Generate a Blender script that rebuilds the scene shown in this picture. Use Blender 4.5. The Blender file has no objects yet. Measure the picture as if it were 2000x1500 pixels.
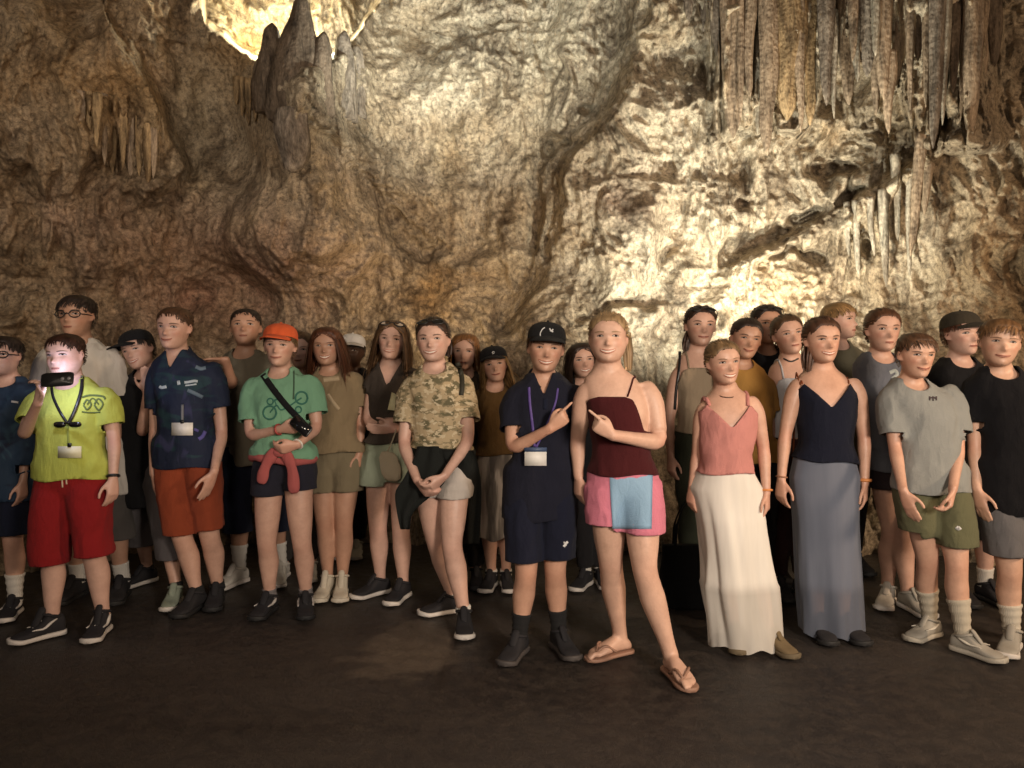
import bpy, bmesh, math, random
import numpy as np
from mathutils import Vector
from mathutils.bvhtree import BVHTree

random.seed(7)
RNG = np.random.default_rng(11)
SC = bpy.context.scene
COL = SC.collection

# ------------------------------------------------------------------ camera
FPX, YH, CAMH = 1500.0, 715.0, 1.40          # focal length and horizon in photo pixels, eye height
cd = bpy.data.cameras.new('camera')
cam = bpy.data.objects.new('camera', cd)
COL.objects.link(cam)
cam.location = (0, 0, CAMH)
cam.rotation_euler = (math.radians(90), 0, 0)
cd.sensor_width = 36.0
cd.lens = 36.0 * FPX / 2000.0
cd.shift_y = -(750.0 - YH) / 2000.0
cd.clip_end = 200.0
SC.camera = cam

# ------------------------------------------------------------------ world (a cave: next to no sky light)
wd = bpy.data.worlds.new('World')
SC.world = wd
wd.use_nodes = True
wd.node_tree.nodes['Background'].inputs[0].default_value = (1.0, 0.80, 0.62, 1)
wd.node_tree.nodes['Background'].inputs[1].default_value = 0.045
SC.view_settings.view_transform = 'Standard'
SC.view_settings.look = 'None'
SC.view_settings.exposure = 0.0
SC.view_settings.gamma = 1.0
SC.view_settings.use_curve_mapping = False


def P(px, py, y):
    return np.array([(px - 1000.0) / FPX * y, y, CAMH - (py - YH) / FPX * y])


def ground(px, py):
    y = FPX * CAMH / (py - YH)
    return np.array([(px - 1000.0) / FPX * y, y, 0.0])


# ------------------------------------------------------------------ cave lamps and added fill lights
def lamp(name, kind, loc, target, energy, color, size=0.1, spot=60, blend=0.5):
    l = bpy.data.lights.new(name, kind)
    l.energy = energy
    l.color = color
    if kind == 'AREA':
        l.shape = 'DISK'
        l.size = size
    elif kind == 'SPOT':
        l.spot_size = math.radians(spot)
        l.spot_blend = blend
        l.shadow_soft_size = size
    else:
        l.shadow_soft_size = size
    o = bpy.data.objects.new(name, l)
    COL.objects.link(o)
    o.location = [float(c) for c in loc]
    d = Vector([float(t) for t in target]) - o.location
    o.rotation_euler = d.to_track_quat('-Z', 'Y').to_euler()
    return o


# show cave lamps on the visitors from the right; two fill lights are added
lamp('cave_and_fill_lamp', 'SPOT', (2.2, -1.0, 2.1), (0.65, 4.2, 1.26), 900, (1.0, 0.84, 0.68), size=0.45, spot=74, blend=1.0)
lamp('cave_and_fill_lamp', 'AREA', (-0.9, -1.2, 2.6), (-0.4, 4.0, 1.2), 66, (1.0, 0.80, 0.62), size=1.4)  # added soft fill from the front, no known lamp
lamp('cave_and_fill_lamp', 'AREA', (4.9, 1.6, 2.3), (1.4, 4.2, 0.9), 110, (1.0, 0.70, 0.45), size=0.5)
lamp('cave_and_fill_lamp', 'SPOT', (-2.4, -0.2, 3.4), (-3.3, 6.4, 3.5), 450, (1.0, 0.85, 0.68), size=0.3, spot=62, blend=1.0)  # added fill that brightens the left wall
# floodlights on the rock, one of them added
lamp('rock_and_fill_flood', 'SPOT', P(1590, 735, 5.62), P(1490, 240, 7.0), 300, (1.0, 0.93, 0.74), size=0.06, spot=150, blend=1.0)
lamp('rock_and_fill_flood', 'SPOT', P(1290, 760, 5.1), P(1380, 180, 7.3), 340, (0.97, 0.97, 0.84), size=0.06, spot=110, blend=1.0)
lamp('rock_and_fill_flood', 'POINT', P(505, 85, 7.75), P(500, 0, 8), 100, (1.0, 0.90, 0.56), size=0.08)
lamp('rock_and_fill_flood', 'SPOT', P(905, 330, 5.0), P(850, -130, 7.9), 640, (0.93, 0.98, 0.88), size=0.1, spot=84, blend=1.0)
lamp('rock_and_fill_flood', 'POINT', P(636, 100, 7.55), P(500, 0, 8), 100, (0.98, 0.95, 0.76), size=0.08)  # added second light, brightens the alcove right of the spike
lamp('rock_and_fill_flood', 'SPOT', P(835, 745, 5.7), P(850, 400, 7.0), 55, (1.0, 0.70, 0.36), size=0.06, spot=120, blend=1.0)
SC.cycles.max_bounces = 5
SC.cycles.diffuse_bounces = 3
SC.cycles.glossy_bounces = 2
SC.cycles.transparent_max_bounces = 6

# ------------------------------------------------------------------ numpy helpers
def nrm(v):
    v = np.asarray(v, float)
    n = np.linalg.norm(v, axis=-1, keepdims=True)
    return v / np.maximum(n, 1e-9)


def _hash(ix, iy, iz, seed):
    h = (ix.astype(np.int64) * 374761393 + iy.astype(np.int64) * 668265263 + iz.astype(np.int64) * 2147483647 + seed * 974634541) & 0xFFFFFFFF
    h = ((h ^ (h >> 13)) * 1274126177) & 0xFFFFFFFF
    h = ((h ^ (h >> 15)) * 2246822519) & 0xFFFFFFFF
    h = h ^ (h >> 16)
    return h.astype(np.float64) / 4294967295.0


def vnoise(p, seed=0):
    i = np.floor(p)
    f = p - i
    u = f * f * f * (f * (f * 6 - 15) + 10)
    ix, iy, iz = i[:, 0], i[:, 1], i[:, 2]
    r = 0
    for a in (0, 1):
        wa = u[:, 0] if a else 1 - u[:, 0]
        for b in (0, 1):
            wb = u[:, 1] if b else 1 - u[:, 1]
            for c in (0, 1):
                wc = u[:, 2] if c else 1 - u[:, 2]
                r = r + wa * wb * wc * _hash(ix + a, iy + b, iz + c, seed)
    return r * 2 - 1


def fbm(p, octaves=4, seed=0, gain=0.5, ridged=False):
    a, s, r = 1.0, 0.0, 0
    for k in range(octaves):
        n = vnoise(p * (2.03 ** k) + k * 17.3, seed + k)
        if ridged:
            n = 1 - 2 * np.abs(n)
        r = r + a * n
        s += a
        a *= gain
    return r / s


def worley(p, seed=0):
    i = np.floor(p)
    f = p - i
    best = np.full(len(p), 9.0)
    for a in (-1, 0, 1):
        for b in (-1, 0, 1):
            for c in (-1, 0, 1):
                cx, cy, cz = i[:, 0] + a, i[:, 1] + b, i[:, 2] + c
                dx = a + _hash(cx, cy, cz, seed) - f[:, 0]
                dy = b + _hash(cx, cy, cz, seed + 1) - f[:, 1]
                dz = c + _hash(cx, cy, cz, seed + 2) - f[:, 2]
                best = np.minimum(best, dx * dx + dy * dy + dz * dz)
    return np.sqrt(best)


def sstep(a, b, x):
    t = np.clip((x - a) / (b - a), 0, 1)
    return t * t * (3 - 2 * t)


def gauss(x, s):
    return np.exp(-(x / s) ** 2)


# ------------------------------------------------------------------ mesh helpers
def mesh_from(name, V, F, smooth=True):
    """V (N,3); F a list of (M,3)/(M,4) arrays."""
    if not isinstance(F, (list, tuple)):
        F = [F]
    F = [np.asarray(f, np.int32) for f in F if len(f)]
    me = bpy.data.meshes.new(name)
    V = np.asarray(V, np.float32)
    me.vertices.add(len(V))
    me.vertices.foreach_set('co', V.ravel())
    loops = np.concatenate([f.ravel() for f in F])
    tot = np.concatenate([np.full(len(f), f.shape[1], np.int32) for f in F])
    start = np.concatenate([[0], np.cumsum(tot)[:-1]]).astype(np.int32)
    me.loops.add(len(loops))
    me.loops.foreach_set('vertex_index', loops)
    me.polygons.add(len(tot))
    me.polygons.foreach_set('loop_start', start)
    me.polygons.foreach_set('loop_total', tot)
    if smooth:
        me.polygons.foreach_set('use_smooth', np.ones(len(tot), bool))
    me.update(calc_edges=True)
    me.validate()
    return me


class Geo:
    """Collects shapes, each closed or open, into one vertex and face list."""
    def __init__(self):
        self.V, self.T, self.Q, self.n = [], [], [], 0

    def add(self, V, Q=None, T=None):
        V = np.asarray(V, float)
        if Q is not None and len(Q):
            self.Q.append(np.asarray(Q) + self.n)
        if T is not None and len(T):
            self.T.append(np.asarray(T) + self.n)
        self.V.append(V)
        self.n += len(V)
        return self

    def arrays(self):
        V = np.concatenate(self.V)
        F = []
        if self.Q:
            F.append(np.concatenate(self.Q))
        if self.T:
            F.append(np.concatenate(self.T))
        return V, F

    def loft(self, C, U, W, ru, rw, seg=20, power=2.0, cap=True, closed_u=True, mod=None):
        C = np.asarray(C, float)
        n = len(C)
        U = np.broadcast_to(np.asarray(U, float), (n, 3))
        W = np.broadcast_to(np.asarray(W, float), (n, 3))
        ru = np.broadcast_to(np.asarray(ru, float), (n,))
        rw = np.broadcast_to(np.asarray(rw, float), (n,))
        th = np.arange(seg) / seg * 2 * np.pi
        c, s = np.cos(th), np.sin(th)
        e = 2.0 / power
        cc = np.sign(c) * np.abs(c) ** e
        ss = np.sign(s) * np.abs(s) ** e
        R = np.ones((n, seg)) if mod is None else mod(np.linspace(0, 1, n)[:, None], th[None, :])
        V = C[:, None, :] + (ru[:, None] * cc[None] * R)[..., None] * U[:, None, :] + (rw[:, None] * ss[None] * R)[..., None] * W[:, None, :]
        V = V.reshape(-1, 3)
        i, j = np.meshgrid(np.arange(n - 1), np.arange(seg), indexing='ij')
        a = i * seg + j
        b = i * seg + (j + 1) % seg
        Q = np.stack([a, b, b + seg, a + seg], -1).reshape(-1, 4)
        T = None
        if cap:
            V = np.concatenate([V, C[:1], C[-1:]])
            k = n * seg
            jj = np.arange(seg)
            T = np.concatenate([np.stack([np.full(seg, k), (jj + 1) % seg, jj], -1),
                                np.stack([np.full(seg, k + 1), (n - 1) * seg + jj, (n - 1) * seg + (jj + 1) % seg], -1)])
        return self.add(V, Q, T)

    def tube(self, pts, r, seg=12, ref=None, flat=1.0, cap=True, round_ends=False):
        pts = np.asarray(pts, float)
        r = np.broadcast_to(np.asarray(r, float), (len(pts),)).copy()
        if round_ends:
            d0, d1 = nrm(pts[0] - pts[1]), nrm(pts[-1] - pts[-2])
            pts = np.concatenate([[pts[0] + d0 * r[0] * .8, pts[0] + d0 * r[0] * .5], pts, [pts[-1] + d1 * r[-1] * .5, pts[-1] + d1 * r[-1] * .8]])
            r = np.concatenate([[r[0] * .5, r[0] * .85], r, [r[-1] * .85, r[-1] * .5]])
        d = nrm(np.gradient(pts, axis=0))
        if ref is None:
            ref = np.array([0.13, 0.21, 0.97]) if abs(d[:, 2].mean()) < .8 else np.array([0.1, 0.97, 0.2])
        ref = np.broadcast_to(np.asarray(ref, float), d.shape)
        U = nrm(np.cross(d, ref))
        W = nrm(np.cross(U, d))
        return self.loft(pts, U, W, r, r * flat, seg=seg, cap=cap)

    def ellipsoid(self, c, ax, seg=16, rings=10):
        c = np.asarray(c, float)
        ax = np.asarray(ax, float)          # three scaled axes as rows
        t = np.linspace(0.03, 1 - 0.03, rings) * np.pi
        C = c + np.outer(-np.cos(t), ax[2])
        return self.loft(C, ax[0], ax[1], np.sin(t), np.sin(t), seg=seg)

    def box(self, c, ax):
        c = np.asarray(c, float)
        ax = np.asarray(ax, float)
        s = np.array([[x, y, z] for z in (-1, 1) for y in (-1, 1) for x in (-1, 1)], float)
        V = c + s @ ax
        Q = [[0, 1, 3, 2], [4, 6, 7, 5], [0, 4, 5, 1], [2, 3, 7, 6], [0, 2, 6, 4], [1, 5, 7, 3]]
        return self.add(V, Q)


def spline(pts, n):
    """Catmull-Rom through rows of pts (any width), n samples."""
    pts = np.asarray(pts, float)
    m = len(pts)
    Pp = np.concatenate([[2 * pts[0] - pts[1]], pts, [2 * pts[-1] - pts[-2]]])
    t = np.linspace(0, m - 1 - 1e-9, n)
    i = t.astype(int)
    f = (t - i)[:, None]
    a, b, c, d = Pp[i], Pp[i + 1], Pp[i + 2], Pp[i + 3]
    return 0.5 * (2 * b + (c - a) * f + (2 * a - 5 * b + 4 * c - d) * f * f + (3 * b - a - 3 * c + d) * f ** 3)


def _eval(V, F, setup):
    me = mesh_from('tmp', V, F)
    ob = bpy.data.objects.new('tmp', me)
    COL.objects.link(ob)
    setup(ob)
    dg = bpy.context.evaluated_depsgraph_get()
    ev = ob.evaluated_get(dg)
    m2 = ev.to_mesh()
    n = len(m2.vertices)
    v = np.empty(n * 3, np.float32)
    m2.vertices.foreach_get('co', v)
    v = v.reshape(-1, 3).astype(float)
    m2.calc_loop_triangles()
    k = len(m2.loop_triangles)
    t = np.empty(k * 3, np.int32)
    m2.loop_triangles.foreach_get('vertices', t)
    ev.to_mesh_clear()
    bpy.data.objects.remove(ob)
    bpy.data.meshes.remove(me)
    return v, t.reshape(-1, 3)


def remesh(V, F, voxel):
    def s(o):
        m = o.modifiers.new('r', 'REMESH')
        m.mode = 'VOXEL'
        m.voxel_size = voxel
        m.adaptivity = 0
    return _eval(V, F, s)


def decimate(V, T, ratio):
    def s(o):
        m = o.modifiers.new('d', 'DECIMATE')
        m.ratio = ratio
    return _eval(V, T, s)


def smooth_v(V, T, it, w=None, lam=0.5):
    e = np.concatenate([T[:, [0, 1]], T[:, [1, 2]], T[:, [2, 0]]])
    e = np.unique(np.sort(e, 1), axis=0)
    n = len(V)
    deg = np.bincount(e.ravel(), minlength=n).astype(float)
    deg[deg == 0] = 1
    V = V.copy()
    for _ in range(it):
        A = np.stack([np.bincount(e[:, 0], V[e[:, 1], k], n) + np.bincount(e[:, 1], V[e[:, 0], k], n) for k in range(3)], 1) / deg[:, None]
        d = (A - V) * lam
        if w is not None:
            d *= w[:, None]
        V += d
    return V


def vnormals(V, T):
    fn = np.cross(V[T[:, 1]] - V[T[:, 0]], V[T[:, 2]] - V[T[:, 0]])
    n = len(V)
    N = np.stack([sum(np.bincount(T[:, k], fn[:, c], n) for k in range(3)) for c in range(3)], 1)
    return nrm(N)


def clip(V, T, f):
    """Keeps the part of the surface where f<0, cutting triangles along f=0."""
    s = f < 0
    k = s[T].sum(1)
    full = T[k == 3]
    newV, cache, out = [], {}, []

    def cut(a, b):
        key = (a, b) if a < b else (b, a)
        if key not in cache:
            t = f[a] / (f[a] - f[b])
            cache[key] = len(V) + len(newV)
            newV.append(V[a] + (V[b] - V[a]) * t)
        return cache[key]
    for tri in T[(k == 1) | (k == 2)]:
        a, b, c = (int(q) for q in tri)
        while True:
            if s[a] and not s[c] and (k is not None):
                break
            a, b, c = b, c, a
        # a inside, c outside
        if s[b]:
            p, q = cut(b, c), cut(c, a)
            out += [(a, b, p), (a, p, q)]
        else:
            p, q = cut(a, b), cut(c, a)
            out += [(a, p, q)]
    V2 = np.concatenate([V, np.array(newV).reshape(-1, 3)])
    T2 = np.concatenate([full, np.array(out, int).reshape(-1, 3)])
    used = np.unique(T2)
    mp = np.full(len(V2), -1)
    mp[used] = np.arange(len(used))
    return V2[used], mp[T2]


def rimmed(V, T, d=.007):
    """Turns the open edges of a cloth surface inwards, so hems show a thickness."""
    e = np.concatenate([T[:, [0, 1]], T[:, [1, 2]], T[:, [2, 0]]])
    key = np.sort(e, 1)
    u, inv, cnt = np.unique(key, axis=0, return_inverse=True, return_counts=True)
    b = e[cnt[inv.ravel()] == 1]
    if not len(b):
        return V, T
    N = vnormals(V, T)
    ids = np.unique(b)
    mp = np.full(len(V), -1)
    mp[ids] = len(V) + np.arange(len(ids))
    V2 = np.concatenate([V, V[ids] - N[ids] * d])
    q = np.concatenate([np.stack([b[:, 1], b[:, 0], mp[b[:, 0]]], 1), np.stack([b[:, 1], mp[b[:, 0]], mp[b[:, 1]]], 1)])
    return V2, np.concatenate([T, q])


def bvh(V, T):
    return BVHTree.FromPolygons([Vector(v) for v in V], [tuple(int(i) for i in t) for t in T])


# ------------------------------------------------------------------ scene graph helpers
def thing(name, label, cat, loc=(0, 0, 0), group=None):
    o = bpy.data.objects.new(name, None)
    o.empty_display_size = 0.1
    COL.objects.link(o)
    o.location = [float(c) for c in loc]
    o['label'] = label
    o['category'] = cat
    if group:
        o['group'] = group
    return o


def put(name, V, F, mat, parent=None, origin=None, smooth=True, attr=None, label=None):
    """One mesh object; vertices given in world space, stored relative to origin."""
    V = np.asarray(V, float)
    if origin is not None:
        V = V - np.asarray(origin, float)
    me = mesh_from(name, V, F, smooth)
    if attr:
        for k, a in attr.items():
            at = me.attributes.new(k, 'FLOAT', 'POINT')
            at.data.foreach_set('value', np.asarray(a, np.float32))
    for m in (mat if isinstance(mat, (list, tuple)) else [mat]):
        me.materials.append(m)
    o = bpy.data.objects.new(name, me)
    COL.objects.link(o)
    if parent is not None:
        o.parent = parent
    elif origin is not None:
        o.location = [float(c) for c in origin]
    if label:
        o['label'] = label
    return o


# ------------------------------------------------------------------ materials
def srgb(r, g, b):
    return tuple(((c / 255) / 12.92 if c / 255 <= 0.04045 else ((c / 255 + 0.055) / 1.055) ** 2.4) for c in (r, g, b))


class NT:
    def __init__(self, name):
        self.m = bpy.data.materials.new(name)
        self.m.use_nodes = True
        self.t = self.m.node_tree
        self.b = self.t.nodes['Principled BSDF']

    def n(self, kind, **kw):
        x = self.t.nodes.new('ShaderNode' + kind)
        for k, v in kw.items():
            if k.startswith('i_'):
                key = k[2:]
                key = int(key) if key.isdigit() else key.replace('_', ' ')
                x.inputs[key].default_value = v
            else:
                setattr(x, k, v)
        return x

    def l(self, a, b):
        self.t.links.new(a, b)

    def mix(self, fac, a, b, blend='MIX'):
        x = self.n('Mix', data_type='RGBA', blend_type=blend)
        for s, v in ((x.inputs[0], fac), (x.inputs[6], a), (x.inputs[7], b)):
            if hasattr(v, 'links') or hasattr(v, 'is_linked'):
                self.l(v, s)
            elif isinstance(v, (int, float)):
                s.default_value = v
            else:
                s.default_value = (*v[:3], 1)
        return x.outputs[2]

    def noise(self, scale, detail=4, rough=0.55, vec=None, stretch=None, dist=0.0):
        x = self.n('TexNoise')
        x.inputs['Scale'].default_value = scale
        x.inputs['Detail'].default_value = detail
        x.inputs['Roughness'].default_value = rough
        x.inputs['Distortion'].default_value = dist
        v = vec if vec is not None else self.coord()
        if stretch:
            mp = self.n('Mapping')
            mp.inputs['Scale'].default_value = stretch
            self.l(v, mp.inputs[0])
            v = mp.outputs[0]
        self.l(v, x.inputs['Vector'])
        return x.outputs[0]

    def coord(self):
        if not hasattr(self, '_c'):
            self._c = self.n('TexCoord').outputs['Object']
        return self._c

    def ramp(self, fac, stops, interp='LINEAR'):
        x = self.n('ValToRGB')
        cr = x.color_ramp
        cr.interpolation = interp
        while len(cr.elements) < len(stops):
            cr.elements.new(0.5)
        for e, (p, c) in zip(cr.elements, stops):
            e.position = p
            e.color = (*c, 1) if not isinstance(c, (int, float)) else (c, c, c, 1)
        self.l(fac, x.inputs[0])
        return x.outputs[0]

    def bump(self, h, strength=0.3, dist=0.01):
        x = self.n('Bump')
        x.inputs['Strength'].default_value = strength
        x.inputs['Distance'].default_value = dist
        self.l(h, x.inputs['Height'])
        self.l(x.outputs[0], self.b.inputs['Normal'])

    def base(self, c):
        if hasattr(c, 'is_linked'):
            self.l(c, self.b.inputs['Base Color'])
        else:
            self.b.inputs['Base Color'].default_value = (*c, 1)

    def rough(self, r):
        self.b.inputs['Roughness'].default_value = r


_MC = {}


def cached(fn):
    def w(*a):
        k = (fn.__name__, a)
        if k not in _MC:
            _MC[k] = fn(*a)
        return _MC[k]
    return w


def sc(c, k):
    return tuple(min(1, x * k) for x in c)


@cached
def m_cloth(c, weave=1.0):
    t = NT('cloth')
    n = t.noise(6, 3)
    fine = t.noise(420, 2)
    a = t.mix(n, sc(c, 0.80), sc(c, 1.15))
    t.base(t.mix(0.22, a, t.mix(fine, sc(c, .55), sc(c, 1.4))))
    t.rough(0.9)
    t.b.inputs['Specular IOR Level'].default_value = 0.18
    t.b.inputs['Sheen Weight'].default_value = 0.03
    wr = t.noise(14, 4, 0.5, stretch=(1.6, 1.6, .6), dist=.6)
    hh = t.mix(0.25, wr, fine)
    t.bump(hh, 0.8 * weave, 0.018)
    return t.m


@cached
def m_camo():
    t = NT('camouflage_cloth')
    n1 = t.noise(17, 2.5, .5, stretch=(1, 1, 1.7))
    n2 = t.noise(24, 2.5, .5, stretch=(1.2, 1, 1.9))
    base = t.ramp(n1, [(0, srgb(174, 156, 126)), (.51, srgb(136, 124, 98)), (.59, srgb(104, 98, 76))], 'CONSTANT')
    f = t.ramp(n2, [(0, 0.0), (.57, 1.0)], 'CONSTANT')
    t.base(t.mix(f, base, srgb(192, 178, 150)))
    t.rough(.9)
    t.b.inputs['Specular IOR Level'].default_value = 0.15
    wr = t.noise(14, 4, 0.5, stretch=(1.6, 1.6, .6), dist=.6)
    t.bump(wr, .5, .012)
    return t.m


@cached
def m_sport(c, c2, c3):
    """Printed sports cloth: dark base with soft lighter sweeps."""
    t = NT('printed_cloth')
    n1 = t.noise(5, 2, .5, stretch=(1, 1, 2.4), dist=1.2)
    n2 = t.noise(7, 2, .5, stretch=(1.4, 1, .8), dist=1.5)
    a = t.mix(t.ramp(n1, [(.52, 0.0), (.66, 1.0)]), c, c2)
    t.base(t.mix(t.ramp(n2, [(.6, 0.0), (.7, 1.0)]), a, c3))
    t.rough(.75)
    t.b.inputs['Specular IOR Level'].default_value = 0.25
    t.bump(t.noise(14, 4, 0.5, stretch=(1.6, 1.6, .6), dist=.6), .5, .012)
    return t.m


@cached
def m_skin(c):
    t = NT('skin')
    n = t.noise(13, 6, .66)
    n2 = t.noise(70, 3, .6)
    a = t.mix(t.ramp(n, [(.3, 0.0), (.7, 1.0)]), sc((c[0], c[1] * .94, c[2] * .92), .80), sc(c, 1.14))
    a = t.mix(.35, a, t.mix(n2, sc(c, .72), sc(c, 1.2)))
    at = t.n('Attribute', attribute_name='blush')
    red = (min(1, c[0] * .98), c[1] * .60, c[2] * .56)
    t.base(t.mix(at.outputs['Fac'], a, red))
    t.l(t.ramp(n, [(.3, .36), (.7, .52)]), t.b.inputs['Roughness'])
    t.b.inputs['Specular IOR Level'].default_value = 0.45
    t.bump(t.noise(120, 4), .25, .005)
    return t.m


@cached
def m_hair(c):
    t = NT('hair')
    at = t.n('Attribute', attribute_name='shade')
    t.base(t.mix(at.outputs['Fac'], sc(c, .30), sc(c, 2.4)))
    t.rough(.48)
    t.b.inputs['Specular IOR Level'].default_value = 0.4
    cv = t.n('Attribute', attribute_name='cover')
    nz = t.noise(150, 2, .5, stretch=(1, 1, .35))
    m = t.n('Math', operation='MULTIPLY_ADD')
    t.l(cv.outputs['Fac'], m.inputs[0])
    m.inputs[1].default_value = 1.6
    m.inputs[2].default_value = -.15
    m2 = t.n('Math', operation='SUBTRACT')
    t.l(m.outputs[0], m2.inputs[0])
    t.l(nz, m2.inputs[1])
    m3 = t.n('Math', operation='MULTIPLY')
    m3.use_clamp = True
    t.l(m2.outputs[0], m3.inputs[0])
    m3.inputs[1].default_value = 4.0
    t.l(m3.outputs[0], t.b.inputs['Alpha'])
    return t.m


@cached
def m_plain(name, c, rough=.6, metal=0.0):
    t = NT(name)
    n = t.noise(30, 3)
    t.base(t.mix(n, sc(c, .82), sc(c, 1.14)))
    t.rough(rough)
    t.b.inputs['Metallic'].default_value = metal
    t.bump(t.noise(90, 3), .12, .003)
    return t.m


@cached
def m_knit(c):
    t = NT('knit')
    w = t.n('TexWave')
    w.inputs['Scale'].default_value = 60
    w.inputs['Distortion'].default_value = 1.5
    t.l(t.coord(), w.inputs['Vector'])
    t.base(t.mix(w.outputs[1], sc(c, .8), c))
    t.rough(.95)
    t.bump(w.outputs[1], .3, .004)
    return t.m


@cached
def m_glow(c, e):
    t = NT('lit_screen')
    t.base((0.02, 0.02, 0.02))
    t.b.inputs['Emission Color'].default_value = (*c, 1)
    t.b.inputs['Emission Strength'].default_value = e
    return t.m

# ------------------------------------------------------------------ head template (unit height, chin at z=-.5, crown at z=+.5, face towards +f)
def _head_template(fat=1.0):
    tab = np.array([
        # z     w     front  back
        [-.500, .06, .290, -.10], [-.485, .125, .345, -.05], [-.455, .170, .375, .02], [-.38, .218, .390, .14], [-.28, .258, .395, .26],
        [-.15, .292, .400, .37], [-.02, .318, .398, .44], [.10, .330, .410, .48], [.24, .330, .395, .485], [.35, .300, .335, .435],
        [.43, .240, .250, .340], [.48, .140, .150, .200], [.497, .05, .05, .07]])
    tab[:, 1] *= 1.13
    tab[:6, 1] *= fat
    R = spline(tab, 64)
    NS = 72
    th = np.arange(NS) / NS * 2 * np.pi
    c, s = np.cos(th), np.sin(th)
    c2 = np.sign(c) * np.abs(c) ** .92
    s2 = np.sign(s) * np.abs(s) ** .92
    z = np.repeat(R[:, 0], NS)
    x = (R[:, 1:2] * s2).ravel()
    f = np.where(c2 > 0, R[:, 2:3] * c2, R[:, 3:4] * c2).ravel()
    front = np.clip(np.tile(c, len(R)), 0, 1) ** .5
    ax = np.abs(x)
    d = 0
    d = d - .055 * gauss(ax - .160, .080) * gauss(z - .015, .045)
    d = d + .022 * gauss(z - .10, .035) * gauss(ax - .12, .12)
    tip = gauss(z + .135, .05)
    ridge = sstep(.06, -.12, z) * sstep(-.20, -.15, z)
    d = d + (.045 + .055 * sstep(.02, -.13, z)) * ridge * gauss(x, .048) + .03 * tip * gauss(x, .04) + .028 * gauss(z + .15, .03) * gauss(ax - .05, .03)
    d = d + .030 * gauss(z + .275, .045) * gauss(x, .12)
    d = d - .022 * gauss(z + .272, .010) * gauss(x, .11)
    d = d - .014 * gauss(z + .345, .022) * gauss(x, .10)
    d = d + .030 * gauss(z + .43, .05) * gauss(x, .09)
    d = d + .022 * gauss(ax - .20, .07) * gauss(z + .11, .07)
    d = d - .012 * gauss(ax - .15, .025) * gauss(z + .24, .06)
    f = f + d * front
    V = np.stack([x, f, z], 1)
    n = len(R)
    i, j = np.meshgrid(np.arange(n - 1), np.arange(NS), indexing='ij')
    a = i * NS + j
    b = i * NS + (j + 1) % NS
    Q = np.stack([a, b, b + NS, a + NS], -1).reshape(-1, 4)
    V = np.concatenate([V, [[0, .12, -.503], [0, -.01, .5]]])
    k = n * NS
    jj = np.arange(NS)
    T = np.concatenate([np.stack([np.full(NS, k), (jj + 1) % NS, jj], -1),
                        np.stack([np.full(NS, k + 1), (n - 1) * NS + jj, (n - 1) * NS + (jj + 1) % NS], -1)])
    tri = np.concatenate([Q[:, [0, 1, 2]], Q[:, [0, 2, 3]], T])
    N = vnormals(V, tri)
    out = ((V - [0, 0, 0]) * N).sum(1).mean()
    if out < 0:
        N = -N
    return V, Q, T, tri, N


_HT = {}


def head_template(fat):
    k = round(fat, 2)
    if k not in _HT:
        V, Q, T, tri, N = _head_template(k)
        _HT[k] = (V, Q, T, tri, N, bvh(V, tri))
    return _HT[k]


def hairline(x, f):
    """Lowest z of the hair on the skull, by how far forward a point lies."""
    z = np.interp(f, [-.5, -.15, -.02, .06, .15, .25, .33, .42], [-.30, -.27, .04, .02, .14, .24, .30, .315])
    return z - .8 * np.clip(np.abs(x) - .15, 0, .13) * (np.asarray(f) > .2)


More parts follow.
